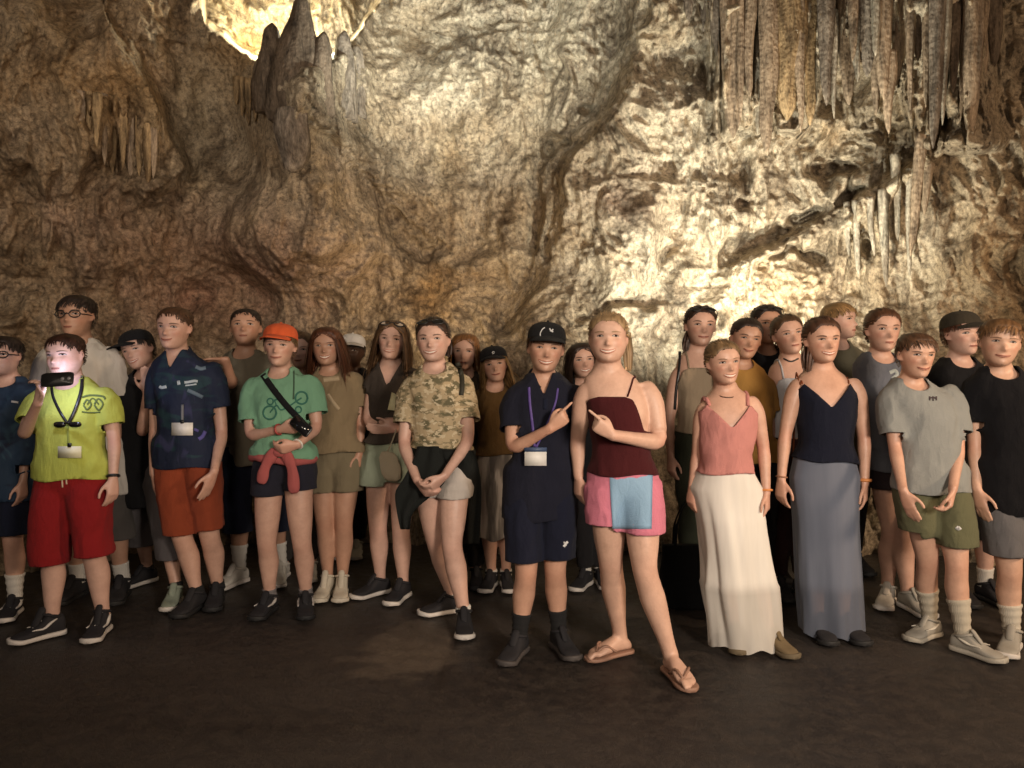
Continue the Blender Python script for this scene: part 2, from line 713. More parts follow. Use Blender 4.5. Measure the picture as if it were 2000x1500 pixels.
# ------------------------------------------------------------------ a person
class Person:
    def __init__(self, sp):
        self.sp = sp
        g = sp.get
        fl, fr = sp['fl'], sp['fr']
        self.gl, self.gr = ground(fl[0], fl[1]), ground(fr[0], fr[1])
        D = g('D') or (self.gl[1] + self.gr[1]) / 2
        self.D = D
        self.s = FPX / D
        self.yaw = math.radians(g('yaw', 0))
        jr = np.random.default_rng(int(sp['x'] * 13 + sp['top']))
        self.j = jr.uniform(-1, 1, 12)
        sp.setdefault('fat', round(float(.98 + .07 * self.j[0]), 2))
        sp['hroll'] = sp.get('hroll', 0) + 2.5 * self.j[1]
        sp['hyaw'] = sp.get('hyaw', 0) + 5 * self.j[2]
        sp['hpitch'] = sp.get('hpitch', 0) + 3 * self.j[3]
        top, chin = sp['top'], sp['chin']
        ztop = CAMH - (top - YH) / self.s
        self.h = h = g('h') or ztop - .012
        self.F = np.array([math.sin(self.yaw), -math.cos(self.yaw), 0])
        self.U = np.array([math.cos(self.yaw), math.sin(self.yaw), 0])
        self.Z = np.array([0, 0, 1.0])
        self.base = np.array([(self.gl[0] + self.gr[0]) / 2, D, 0.0])
        # head
        y, p, r = (math.radians(g(k, 0)) for k in ('hyaw', 'hpitch', 'hroll'))
        hy = self.yaw * .5 + y
        F0 = np.array([math.sin(hy), -math.cos(hy), 0])
        U0 = np.array([math.cos(hy), math.sin(hy), 0])
        Fp = F0 * math.cos(p) + self.Z * math.sin(p)
        Zp = self.Z * math.cos(p) - F0 * math.sin(p)
        self.hU = U0 * math.cos(r) - Zp * math.sin(r)
        self.hZ = Zp * math.cos(r) + U0 * math.sin(r)
        self.hF = Fp
        self.hh = hh = g('hh') or min(.245, .137 * h)
        hf = g('hfwd', .03)
        zc = P(sp['x'], chin, D - hf)
        self.Hc = np.array([P(sp['x'], chin, D - hf)[0], D, zc[2] + hh * .5 * math.cos(r)]) + self.F * hf
        # trunk
        girl = g('girl', False)
        nb = self.Hc - self.hZ * hh * .64 - self.hF * hh * .14
        nb = np.array([nb[0] * .55 + .45 * (self._px(g('neck', None), nb[0])), nb[1] + .01, nb[2]])
        self.nb = nb
        S = (.093 if girl else .101) * h * g('broad', 1.0)
        self.S = S
        sd = nb - self.Z * .052 * h
        self.sl = self._jp('sl', sd - self.U * S)
        self.sr = self._jp('sr', sd + self.U * S)
        self.pel = np.array([self.base[0] * .6 + nb[0] * .4, D, .515 * h])
        if g('hip'):
            self.pel[0] = P(g('hip'), 900, D)[0]
        self.pel = self.pel + self.F * g('hipf', 0.0)
        hw = .047 * h * g('hipw', 1.0)
        self.hl, self.hr = self.pel - self.U * hw, self.pel + self.U * hw
        if g('sl'):
            self.sl[2] -= .013 * h
        if g('sr'):
            self.sr[2] -= .013 * h
        # legs
        self.ang = [math.radians(fl[2]), math.radians(fr[2])]
        self.al = self.gl + self.Z * .048 * h
        self.ar = self.gr + self.Z * .048 * h

        def knee(hip, an, key, a):
            k = hip * .47 + an * .53
            k[2] = .278 * h
            k = k + self.F * .022 * h
            return self._jp(key, k, keepfwd=True)
        self.kl = knee(self.hl, self.al, 'kl', 0)
        self.kr = knee(self.hr, self.ar, 'kr', 1)
        # arms
        for sd_, sg in (('l', -1), ('r', 1)):
            sh = getattr(self, 's' + sd_)
            e0 = sh + np.array([0, 0, -.185 * h]) + self.U * sg * .022 * h - self.F * .008 * h
            e = self._jp('e' + sd_, e0, keepfwd=True)
            w0 = e + np.array([0, 0, -.150 * h]) + self.F * .04 * h - self.U * sg * .004 * h
            w = self._jp('w' + sd_, w0, keepfwd=True)
            setattr(self, 'e' + sd_, e)
            setattr(self, 'w' + sd_, w)

    def _px(self, v, d):
        return d if v is None else P(v, 700, self.D)[0]

    def _jp(self, key, default, keepfwd=False):
        v = self.sp.get(key)
        if v is None:
            return np.array(default, float)
        if len(v) == 3:
            y = self.D - v[2]
        else:
            y = default[1]
        return P(v[0], v[1], y)

    def zpx(self, py):
        return CAMH - (py - YH) / self.s

    # -------- shapes shared by the body and the clothes
    def trunk_rings(self, ease=0.0, taus=None):
        g = self.sp.get
        h, S = self.h, self.S
        st = g('stout', 1.0)
        girl = g('girl', False)
        hp = 1.05 if girl else .98
        wa = .068 if girl else .077
        tab = np.array([
            # tau   wx               wf       wb
            [-.20, .060 * h * st, .045 * h * st, .050 * h],
            [-.10, .082 * h * hp * st, .055 * h * st, .066 * h],
            [0.00, .090 * h * hp * st, .058 * h * st, .070 * h],
            [.12, .087 * h * hp * st, .060 * h * st, .060 * h],
            [.32, wa * h * st, .058 * h * st, .048 * h],
            [.55, .079 * h * (st * .5 + .5), .064 * h * (st * .5 + .5), .052 * h],
            [.71, S * .86, .070 * h * (st * .3 + .7), .058 * h],
            [.83, S * .92, .060 * h, .058 * h],
            [.93, S * .80, .044 * h, .050 * h],
            [1.00, S * .46, .034 * h, .042 * h],
            [1.07, .037 * h, .031 * h, .035 * h]])
        if taus is None:
            taus = np.linspace(-.2, 1.07, 30)
        R = np.stack([np.interp(taus, tab[:, 0], tab[:, k]) for k in (1, 2, 3)], 1) + ease
        return np.asarray(taus), R

    def trunk_frame(self, taus):
        sm = (self.sl + self.sr) / 2
        t = np.asarray(taus)[:, None]
        mid = self.pel + (sm + self.Z * .03 * self.h - self.pel) * t
        C = mid + (self.nb - (sm + self.Z * .03 * self.h)) * sstep(.7, 1.0, t)
        C = C + self.F * (.008 * self.h * np.sin(np.clip(t, 0, 1) * np.pi))
        Us = nrm(self.sr - self.sl)
        Uh = nrm(self.hr - self.hl)
        U = nrm(Uh + (Us - Uh) * np.clip(t, 0, 1))
        W = nrm(np.cross(U, self.Z))             # points to the front for a person facing the lens
        W = np.where((W @ self.F)[:, None] < 0, -W, W)
        return C, U, W

    def trunk(self, G, ease=0.0, t0=-.2, t1=1.07, n=30, fn=None):
        taus = np.linspace(t0, t1, n)
        taus, R = self.trunk_rings(ease, taus)
        if fn:
            R = fn(taus, R)
        C, U, W = self.trunk_frame(taus)
        off = (R[:, 1] - R[:, 2]) / 2
        G.loft(C + W * off[:, None], U, W, R[:, 0], (R[:, 1] + R[:, 2]) / 2, seg=32, power=2.25)

    def arm_path(self, side):
        s, e, w = (getattr(self, k + side) for k in 'sew')
        n = 9
        a = [s + (e - s) * t for t in np.linspace(0, 1, n)[:-1]] + [e + (w - e) * t for t in np.linspace(0, 1, n)]
        a = np.array(a)
        a[0] = s + (self.nb - s) * .12 - self.Z * .005
        # soften the bend
        for _ in range(2):
            a[1:-1] = a[1:-1] * .5 + (a[:-2] + a[2:]) * .25
        t = np.linspace(0, 1, len(a))
        k = self.sp.get('armr', 1.0) * self.h
        r = np.interp(t, [0, .08, .25, .42, .5, .6, .8, 1], [.0285, .0300, .0252, .0215, .0200, .0212, .0168, .0140]) * k
        return a, r

    def leg_path(self, side):
        hip, k, a = (getattr(self, q + side) for q in 'hka')
        n = 10
        p = [hip + (k - hip) * t for t in np.linspace(0, 1, n)[:-1]] + [k + (a - k) * t for t in np.linspace(0, 1, n)]
        p = np.array(p)
        t = np.linspace(0, 1, len(p))
        p = p - self.F * (np.interp(t, [0, .5, .56, .68, .85, 1], [0, .0, .006, .016, .006, .008]) * self.h)[:, None]
        p = p + self.F * (np.interp(t, [0, .2, .5, .6, 1], [0, .012, .004, 0, 0]) * self.h)[:, None]
        for _ in range(1):
            p[1:-1] = p[1:-1] * .5 + (p[:-2] + p[2:]) * .25
        kk = self.sp.get('legr', 1.0) * self.h
        r = np.interp(t, [0, .15, .35, .47, .52, .58, .68, .8, .92, 1], [.050, .049, .042, .0335, .0325, .0322, .0350, .0275, .0205, .0210]) * kk
        return p, r

    # -------- the bare body
    def hand(self, G, side):
        h = self.h * self.sp.get('handk', 1.0)
        w, e = getattr(self, 'w' + side), getattr(self, 'e' + side)
        sg = -1 if side == 'l' else 1
        pose, d, t = self.sp.get('h' + side, ('relax', None, None))
        fore = nrm(w - e)
        if d is None:
            d = nrm(fore * .7 - self.Z * .5)
        else:
            d = nrm(self.U * d[0] + self.F * d[1] + self.Z * d[2])
        if t is None:
            t = self.F * .8 - self.U * sg * .45
        else:
            t = self.U * t[0] + self.F * t[1] + self.Z * t[2]
        t = nrm(t - d * (t @ d))
        # palm normal: right hand and left hand mirror each other
        n = np.cross(d, t) * sg
        n = nrm(n)
        if side == 'l' and self.sp.get('flipl') or side == 'r' and self.sp.get('flipr'):
            n = -n
        pl, hw, th = .054 * h, .0215 * h, .0085 * h
        C = np.array([w - d * .012 * h, w + d * .01 * h, w + d * pl * .5, w + d * pl * .9, w + d * pl * 1.02])
        G.loft(spline(C, 9), t, n, np.interp(np.linspace(0, 1, 9), [0, .25, .6, 1], [.0145 * h, .017 * h, hw, hw * .92]),
               np.interp(np.linspace(0, 1, 9), [0, .3, 1], [.011 * h, th * 1.15, th * .9]), seg=16, power=2.6)
        curls = {'relax': [(18, 22, 14), (24, 26, 16), (28, 30, 18), (32, 32, 20)],
                 'point': [(0, 4, 2), (70, 90, 50), (76, 92, 50), (80, 92, 50)],
                 'fist': [(70, 85, 50)] * 4,
                 'hold': [(35, 40, 25), (40, 45, 25), (42, 46, 25), (46, 46, 26)],
                 'flat': [(5, 6, 4), (5, 7, 4), (6, 8, 5), (8, 8, 6)]}[pose]
        for i, (off, L, r) in enumerate(((.74, .044, .0056), (.26, .049, .0057), (-.24, .046, .0054), (-.72, .036, .0048))):
            b = w + d * pl * (.96 - .05 * abs(off - .2)) + t * hw * off * 1.04
            pts, a, q = [b - d * .012 * h], 0, b
            pts.append(q)
            spread = t * off * .10
            for seg, c in zip((.45, .30, .25), curls[i]):
                a += math.radians(c)
                q = q + nrm(d * math.cos(a) + n * math.sin(a) + spread * max(0, math.cos(a))) * L * h * seg
                pts.append(q)
            pts = spline(pts, 9)
            G.tube(pts, np.linspace(r * 1.08, r * .86, 9) * h, seg=8, round_ends=True)
        b = w + d * .012 * h + t * hw * .6 + n * th * .3
        if pose in ('fist', 'point', 'hold'):
            q = [b, b + d * .020 * h + t * .012 * h + n * .006 * h, b + d * .036 * h + t * .010 * h + n * .016 * h, b + d * .050 * h - t * .002 * h + n * .021 * h]
        else:
            q = [b, b + d * .018 * h + t * .016 * h + n * .004 * h, b + d * .034 * h + t * .024 * h + n * .007 * h, b + d * .049 * h + t * .026 * h + n * .009 * h]
        G.tube(spline(q, 9), np.linspace(.0070, .0054, 9) * h, seg=8, round_ends=True)

    def foot_bare(self, G, i):
        h = self.h
        gp = (self.gl, self.gr)[i]
        a = self.ang[i]
        d = np.array([math.sin(a), -math.cos(a), 0])
        w = np.array([math.cos(a), math.sin(a), 0])
        L = .150 * h
        st = np.array([[-.24, .055, .11], [-.18, .105, .20], [0, .115, .32], [.18, .135, .30], [.36, .165, .22], [.52, .185, .14], [.62, .175, .10], [.68, .15, .08]])
        R = spline(st, 16)
        z0 = .020
        C = gp + np.outer(R[:, 0] * L, d)
        C[:, 2] = z0 + R[:, 2] * L / 2
        G.loft(C, w, self.Z, R[:, 1] * L, R[:, 2] * L / 2, seg=18, power=2.3)
        sg = 1 if i == 0 else -1                       # big toe lies on the inner side
        for k, (off, ln, r) in enumerate(((.115, .20, .050), (.045, .20, .034), (-.015, .175, .031), (-.075, .14, .029), (-.13, .10, .027))):
            b = gp + d * (.60 - abs(k - 1) * .015) * L + w * sg * off * L
            pts = np.array([b, b + d * ln * L * .5 + [0, 0, .010], b + d * ln * L])
            pts[:, 2] += z0 + .036 * L
            pts[2, 2] -= .006
            G.tube(spline(pts, 7), r * L, seg=8, round_ends=True)

    def head_world(self, X):
        return self.Hc + self.hh * (X[:, :1] * self.hU + X[:, 1:2] * self.hF + X[:, 2:3] * self.hZ)

    def head_local(self, V):
        d = (V - self.Hc) / self.hh
        return np.stack([d @ self.hU, d @ self.hF, d @ self.hZ], 1)

    def build_body(self):
        g = self.sp.get
        h, hh = self.h, self.hh
        G = Geo()
        self.trunk(G)
        HV, HQ, HT, Htri, HN, hb = head_template(g('fat', 1.0))
        G.add(self.head_world(HV), HQ, HT)
        for sg in (-1, 1):                                # ears
            c = self.head_world(np.array([[sg * .378, -.02, -.02]]))[0]
            up = nrm(self.hZ - self.hF * .25)
            ax = np.array([nrm(self.hF - self.hU * sg * .5) * .075, nrm(self.hU * sg) * .030, up * .125]) * hh
            G.ellipsoid(c, ax, 14, 9)
        nt = self.Hc - self.hZ * .18 * hh - self.hF * .09 * hh
        G.tube(spline([self.nb - self.Z * .05 * h, self.nb + (nt - self.nb) * .35, nt], 9), np.linspace(.036, .0310, 9) * h * g('neckr', 1.0), seg=20)
        for side in 'lr':
            a, r = self.arm_path(side)
            G.tube(a, r, seg=16, round_ends=True)
            if not g('nohand' + side):
                self.hand(G, side)
            p, r = self.leg_path(side)
            G.tube(p, r, seg=18, round_ends=True)
            kn = getattr(self, 'k' + side)
            G.ellipsoid(kn + self.F * .020 * h, np.array([self.U * .016, self.F * .014, self.Z * .020]) * h, 12, 8)
            sh = getattr(self, 's' + side)
            sg_ = -1 if side == 'l' else 1
            cb = [self.nb + self.F * .034 * h - self.Z * .030 * h + self.U * sg_ * .010 * h, self.nb * .55 + sh * .45 + self.F * .034 * h - self.Z * .014 * h, sh * .85 + self.nb * .15 + self.F * .014 * h + self.Z * .016 * h]
            G.tube(spline(cb, 10), .0058 * h, seg=8, round_ends=True)
        for i in (0, 1):
            if g('barefoot'):
                self.foot_bare(G, i)
            else:
                gp = (self.gl, self.gr)[i]
                a = self.ang[i]
                d = np.array([math.sin(a), -math.cos(a), 0])
                G.tube(np.array([gp - d * .012 * h + self.Z * .032 * h, gp + d * .02 * h + self.Z * .024 * h]), [.016 * h, .012 * h], seg=12, round_ends=True)
        V, F = G.arrays()
        vx = g('voxel', .0062)
        V, T = remesh(V, F, vx)
        L = self.head_local(V)
        on_head = sstep(.62, .5, np.linalg.norm(L - [0, -.02, 0], axis=1)) * sstep(-.1, .1, L[:, 1] + .15)
        hd = np.exp(-(((V - self.wl - nrm(self.wl - self.el) * .06 * h) ** 2).sum(1)) / .085 ** 2) + np.exp(-(((V - self.wr - nrm(self.wr - self.er) * .06 * h) ** 2).sum(1)) / .085 ** 2)
        V = smooth_v(V, T, 7, w=(1 - .82 * on_head) * (1 - .75 * np.clip(hd, 0, 1)))
        V, T = decimate(V, T, g('dec', .5) * .66)
        L = self.head_local(V)
        near = np.linalg.norm(L, axis=1) < .8
        x, f, z = L.T
        b = .35 * gauss(np.abs(x) - .22, .09) * gauss(z + .12, .09) + .15 * gauss(x, .05) * gauss(z + .13, .05) + .25 * gauss(np.abs(x) - .385, .05) * gauss(z, .12)
        b = b * near * (f > -.15)
        for k in (self.kl, self.kr):
            b = b + .32 * np.exp(-((V - k) ** 2).sum(1) / (.05 ** 2))
        for k in (self.el, self.er):
            b = b + .38 * np.exp(-((V - k) ** 2).sum(1) / (.05 ** 2))
        for k in (self.wl, self.wr):
            b = b + .22 * np.exp(-((V - k + self.Z * .06) ** 2).sum(1) / (.08 ** 2))
        self.bodyVT = (V, T)
        self.body_bvh = bvh(V, T)
        self.parts_root = put('body', V, T, m_skin(g('skin', SKIN)), self.root, self.base, attr={'blush': np.clip(b, 0, 1)})
        return self.parts_root

    # -------- things drawn onto a surface
    def ribbon(self, name, mat, tree, rays, width, thick, parent, closed=False, lift=0.0):
        """rays: list of (origin, direction, sideways unit vector); width per sample. A thin solid band lying on the surface."""
        rows = []
        last = None
        for (o, d, sv), w in zip(rays, np.broadcast_to(width, (len(rays),))):
            row = []
            for k in (-1, 1):
                oo = o + sv * w * k
                hit = tree.ray_cast(Vector(oo), Vector(d))
                if hit[0] is None:
                    if last is None:
                        t = .5
                    else:
                        t = last
                    q = oo + d * t
                else:
                    q = np.array(hit[0])
                    t = float((q - oo) @ d)
                    if last is not None and t - last > .06:
                        t = last + .02
                        q = oo + d * t
                    last = t
                row.append(q - d * lift)
            a, b = row
            rows.append([a + d * .003, a - d * thick, b - d * thick, b + d * .003])
        R = np.array(rows)
        n = len(R)
        V = R.reshape(-1, 3)
        Q = []
        for i in range(n - 1):
            for k in range(3):
                Q.append([i * 4 + k, i * 4 + k + 1, (i + 1) * 4 + k + 1, (i + 1) * 4 + k])
        Q.append([0, 1, 2, 3])
        Q.append([(n - 1) * 4 + k for k in range(4)])
        return V, np.array(Q)

    def px_rays(self, pts, step=3.0):
        """Rays through photo pixels at this person's distance: used to lay bands and prints on what the person wears."""
        pts = np.asarray(pts, float)
        L = np.concatenate([[0], np.cumsum(np.linalg.norm(np.diff(pts, axis=0), axis=1))])
        n = max(4, int(L[-1] / step))
        t = np.linspace(0, L[-1], n)
        q = np.stack([np.interp(t, L, pts[:, k]) for k in (0, 1)], 1)
        if len(pts) > 2:
            q = spline(pts, n)
        dq = nrm(np.gradient(q, axis=0))
        rays = []
        for (x, y), (dx, dy) in zip(q, dq):
            o = P(x, y, self.D - .9)
            d = nrm(P(x, y, self.D) - o)
            sv = nrm(np.array([-dy, 0, -dx]))
            rays.append((o, d, sv))
        return rays

    def band(self, name, mat, pts, wpx, tree, parent=None, thick=.004, taper=False, lift=0.0, label=None):
        rays = self.px_rays(pts)
        w = np.full(len(rays), wpx / 2 / self.s)
        if taper:
            w = w * np.sin(np.linspace(.08, .92, len(rays)) * np.pi) ** .6
        V, Q = self.ribbon(name, mat, tree, rays, w, thick, parent, lift=lift)
        return put(name, V, Q, mat, parent or self.root, self.base, smooth=False, label=label)

    def marks(self, name, mat, strokes, tree, parent, thick=.0025):
        """Several strokes of flat print joined into one part."""
        G = Geo()
        for pts, wpx in strokes:
            rays = self.px_rays(pts, 2.0)
            V, Q = self.ribbon(name, mat, tree, rays, np.full(len(rays), wpx / 2 / self.s), thick, parent)
            G.add(V, Q)
        V, F = G.arrays()
        return put(name, V, F, mat, parent, self.base, smooth=False)

    def face_rays(self, pts):
        rays = []
        pts = np.asarray(pts, float)
        dq = nrm(np.gradient(pts, axis=0))
        for (x, z), (dx, dz) in zip(pts, dq):
            o = self.Hc + self.hh * (x * self.hU + 1.0 * self.hF + z * self.hZ)
            sv = nrm(-dz * self.hU + dx * self.hZ)
            rays.append((o, -self.hF, sv))
        return rays

    def face_band(self, pts, width, thick=.0015):
        rays = self.face_rays(pts)
        return self.ribbon('', None, self.body_bvh, rays, np.asarray(width) * self.hh, thick, None)

    def build_face(self):
        g = self.sp.get
        if g('noface'):
            return
        mood = g('mood', 'smile')
        hc = g('hair', BROWN)
        for sg in (-1, 1):
            t = np.linspace(0, 1, 9)
            j = self.j
            x = sg * (.092 + .006 * j[4] + (.134 + .008 * j[5]) * t)
            z = .022 + .012 * np.sin(t * np.pi) - .004 * t
            op = g('eyeo', (.0205 if mood != 'neutral' else .0235) * (1 + .18 * j[6]))
            V, Q = self.face_band(np.stack([x, z], 1), op * np.sin(np.linspace(.12, .9, 9) * np.pi) ** .7, .001)
            e = put('eye', V, Q, M['eye_white'], self.root, self.base)
            xi = sg * .162 + np.linspace(-.022, .022, 6)
            V, Q = self.face_band(np.stack([xi, np.full(6, .031)], 1), np.sqrt(np.maximum(.0245 ** 2 - (np.linspace(-.022, .022, 6)) ** 2, 1e-5)) * .85, .0022)
            put('iris', V, Q, M['iris'], e, self.base)
            G = Geo()
            V, Q = self.face_band(np.stack([x, z + op * np.sin(np.linspace(.12, .9, 9) * np.pi) ** .7], 1), .0058 * np.sin(np.linspace(.2, .9, 9) * np.pi) + .0015, .003)
            G.add(V, Q)
            V, F = G.arrays()
            put('eyelid', V, F, M['lash'], e, self.base)
            x = sg * (.076 + .190 * t)
            z = .098 + .010 * j[7] + (.018 + .008 * j[8]) * np.sin(t * np.pi * .85) - .010 * t
            V, Q = self.face_band(np.stack([x, z], 1), .0120 * (1 + .3 * j[9]) * np.sin(np.linspace(.25, .95, 9) * np.pi) + .002, .0015)
            put('eyebrow', V, Q, m_hair(tuple(.62 * a_ + .38 * b_ * .5 for a_, b_ in zip(hc, g('skin', SKIN)))), self.root, self.base, attr={'shade': np.full(len(V), .4), 'cover': np.ones(len(V))})
        wd = {'grin': .158, 'smile': .138, 'neutral': .102, 'open': .11}[mood]
        cv = {'grin': .045, 'smile': .032, 'neutral': .004, 'open': .02}[mood]
        t = np.linspace(-1, 1, 13)
        wd = wd * (1 + .07 * self.j[10])
        cv = cv * (1 + .25 * self.j[11])
        zm = -.285 + cv * t * t
        G = Geo()
        gap = {'grin': .021 + .006 * self.j[6], 'smile': .004, 'neutral': .002, 'open': .018}[mood]
        V, Q = self.face_band(np.stack([wd * t, zm + gap * (1 - t * t) * .55 + .010], 1), .0100 * (1 - t * t) ** .6 + .002, .0030)
        G.add(V, Q)
        V, Q = self.face_band(np.stack([wd * t, zm - gap * (1 - t * t) - .014], 1), .0130 * (1 - t * t) ** .6 + .002, .0040)
        G.add(V, Q)
        V, F = G.arrays()
        lips = put('mouth', V, F, m_skin((self.sp.get('skin', SKIN)[0] * .80, self.sp.get('skin', SKIN)[1] * .56, self.sp.get('skin', SKIN)[2] * .54)), self.root, self.base, attr={'blush': np.zeros(len(V))})
        if mood in ('grin', 'open'):
            t2 = np.linspace(-.86, .86, 11)
            V, Q = self.face_band(np.stack([wd * t2, -.285 + cv * t2 * t2 - gap * (1 - t2 * t2) * .25], 1), gap * 1.05 * (1 - t2 * t2) ** .5 + .001, .0012)
            put('teeth', V, Q, M['teeth'] if mood == 'grin' else M['dark_mouth'], lips, self.base)
        else:
            V, Q = self.face_band(np.stack([wd * 1.02 * t, zm - .002], 1), .0042 * (1 - t * t) ** .5 + .001, .0048)
            put('lip_line', V, Q, M['dark_mouth'], lips, self.base)
        if g('glasses'):
            self.glasses('glasses', .02, .0, g('lens', None))

    def glasses(self, name, z, lift, lens=None, top=False):
        G = Geo()
        Gl = Geo()
        if top:                                   # pushed up on the hair
            c0 = np.array([0, .30, .45])
            fz = nrm(np.array([0, -.80, .60]))
            ff = nrm(np.array([0, .60, .80]))
        else:
            c0 = np.array([0, .445, z])
            fz = np.array([0, 0, 1.0])
            ff = np.array([0, 1.0, 0])
        ux = np.array([1.0, 0, 0])
        a = np.linspace(0, 2 * np.pi, 19)
        for sg in (-1, 1):
            cx = c0 + ux * sg * .178 - ff * .03
            ring = cx + np.outer(.125 * np.cos(a), ux * 1.0 - ff * .18 * sg) + np.outer(.085 * np.sin(a), fz)
            G.tube(self.head_world(ring), .0032 if not top else .004, seg=6, cap=False)
            V = np.concatenate([cx[None] + ff * .004, ring[:-1]])
            T = [[0, 1 + i, 1 + (i + 1) % 18] for i in range(18)]
            Gl.add(self.head_world(V), None, T)
            Gl.add(self.head_world(V - ff * .012), None, T)
            tm = np.array([cx + ux * sg * .125, cx + ux * sg * .19 - ff * .12, cx + ux * sg * .20 - ff * .45])
            G.tube(self.head_world(spline(tm, 8)), .0030, seg=6)
        br = np.array([c0 - ux * .045 - ff * .02, c0 + fz * .02, c0 + ux * .045 - ff * .02])
        G.tube(self.head_world(spline(br, 6)), .0032, seg=6)
        V, F = G.arrays()
        fr = put(name, V, F, M['black_plastic'], self.root, self.base)
        V, F = Gl.arrays()
        put('lens', V, F, lens or M['clear_lens'], fr, self.base)

    # -------- hair
    def build_hair(self):
        g = self.sp.get
        style = g('style', 'short')
        if style is None:
            return
        hc = g('hair', BROWN)
        HV, HQ, HT, Htri, HN, hb = head_template(g('fat', 1.0))
        thick = {'short': .026, 'crop': .014, 'fringe': .042, 'long': .032, 'back': .024}[style]
        hl = hairline(HV[:, 0], HV[:, 1])
        hl = hl + (.012 if style == 'back' else .03) * vnoise(HV * 16, 3)
        if style in ('long', 'back'):
            hl = np.where(HV[:, 1] > -.1, hl + 0.0, hl)
        if style == 'fringe':
            hl = np.where(HV[:, 1] > .2, hl - .06, hl)
        cap_on = g('cap') is not None
        seed = int(abs(g('x') * 7)) % 1000
        bump = .5 + .5 * fbm(HV * 7 + seed, 3, seed)
        top = sstep(.0, .4, HV[:, 2])
        off = thick * (.35 + .75 * top + .55 * bump * top) if not cap_on else .012
        # close to the hairline the shell comes down to the skin
        edge = sstep(0, .10, HV[:, 2] - hl)
        SV = HV + HN * (np.asarray(off) * (.25 + .75 * edge))[:, None]
        G = Geo()
        cov0 = np.concatenate([sstep(0, .11, HV[:, 2] - hl)])
        V, T = clip(SV, Htri, hl - HV[:, 2])
        loc = V
        hv2 = hairline(V[:, 0], V[:, 1])
        cover = [sstep(-.01, .085, V[:, 2] - hv2)]
        G.add(self.head_world(V), None, T)
        shade = [.32 + .25 * vnoise(V * [40, 9, 9], seed + 4)]
        # strands
        rng = np.random.default_rng(seed)
        k = {'short': 900, 'crop': 760, 'fringe': 900, 'long': 760, 'back': 700}[style]
        if cap_on:
            k = int(k * .6)
        cand = rng.integers(0, len(Htri), k * 6)
        w = rng.dirichlet((1, 1, 1), len(cand))
        R = (HV[Htri[cand]] * w[:, :, None]).sum(1)
        RN = nrm((HN[Htri[cand]] * w[:, :, None]).sum(1))
        ok = R[:, 2] > hairline(R[:, 0], R[:, 1]) - (.03 if style == 'fringe' else 0.0)
        if cap_on:
            ok &= R[:, 2] < .26
        R, RN = R[ok][:k], RN[ok][:k]
        n = len(R)
        SEG = 8 if style == 'long' else 5
        sweep = g('sweep', .5)
        up = np.array([0, 0, 1.0])
        x, f, z = R.T
        tp = sstep(.12, .38, z)[:, None]
        jit = rng.normal(0, .22, (n, 3)) * np.where(rng.random((n, 1)) < .07, 2.6, 1.0)
        if style in ('short', 'crop', 'fringe'):
            t_top = np.array([sweep, 1.0, -.25]) * np.ones((n, 1))
            t_side = np.stack([0 * x, np.where(f > -.1, .25, -.05), -1 + 0 * x], 1)
            dirv = t_top * tp + t_side * (1 - tp) + jit
            ln = {'short': .20, 'crop': .10, 'fringe': .30}[style] * (tp[:, 0] * .75 + .25 * sstep(-.3, .2, z) + .08) * rng.uniform(.7, 1.25, n)
            liftv = {'short': .35, 'crop': .25, 'fringe': .30}[style]
            grav = {'short': .25, 'crop': .15, 'fringe': .45}[style]
        elif style == 'long':
            sx = np.where(np.abs(x) < .03, np.sign(x + .01 + g('part', 0.0)), np.sign(x + g('part', 0.0)))
            dirv = np.stack([sx * 1.0, -.30 + .0 * f, -.45 + 0 * x], 1) + jit * .5
            ln = g('length', 1.35) * rng.uniform(.8, 1.1, n)
            ln = np.where(cap_on, ln, ln)
            liftv, grav = .10, .55
        else:
            dirv = np.stack([-x * .9, -1.0 + 0 * x, np.where(z > .2, .0, .25)], 1) + jit * .3
            ln = np.full(n, .50) * rng.uniform(.6, 1.1, n) * np.clip((f + .5), .15, 1)
            liftv, grav = .02, .0
        dirv = nrm(dirv - RN * (dirv * RN).sum(1, keepdims=True))
        d = nrm(dirv + RN * liftv)
        pts = [R + RN * thick * .5]
        cen = np.array([0, -.045, .04])
        rad = np.array([.398, .46, .47])
        step = (ln / (SEG - 1))[:, None]
        for q in range(SEG - 1):
            p = pts[-1]
            rel = (p - cen) / rad
            on = nrm(rel / rad)
            tgt = np.array([0, 0, -1.0]) * np.ones((n, 1))
            if style == 'long':
                side = np.where(p[:, 0] > 0, 1.0, -1.0)
                tgt = np.stack([side * .10, np.where(p[:, 2] < -.1, g('drape', .05), -.12) + 0 * side, -np.ones(n)], 1) + rng.normal(0, .10, (n, 3))
            d = nrm(d * (1 - grav) + tgt * grav)
            if style == 'back':
                tg = np.stack([-p[:, 0] * 1.6, -np.ones(n), np.where(p[:, 1] > -.25, -.15, .0) - .6 * (p[:, 2] - .12)], 1) + jit * .25
                d = nrm(tg - on * (tg * on).sum(1, keepdims=True))
            inside = (rel ** 2).sum(1) < 1.10
            dn = (d * on).sum(1, keepdims=True)
            d = np.where(inside[:, None] & (dn < 0), nrm(d - on * dn), d)
            p = p + d * step
            rel = (p - cen) / rad
            m = np.sqrt((rel ** 2).sum(1, keepdims=True))
            lim = 1.0 + thick * 1.6
            low = p[:, 2] < -.25
            p = np.where((m < lim) & ~low[:, None], cen + rel / np.maximum(m, .3) * lim * rad, p)
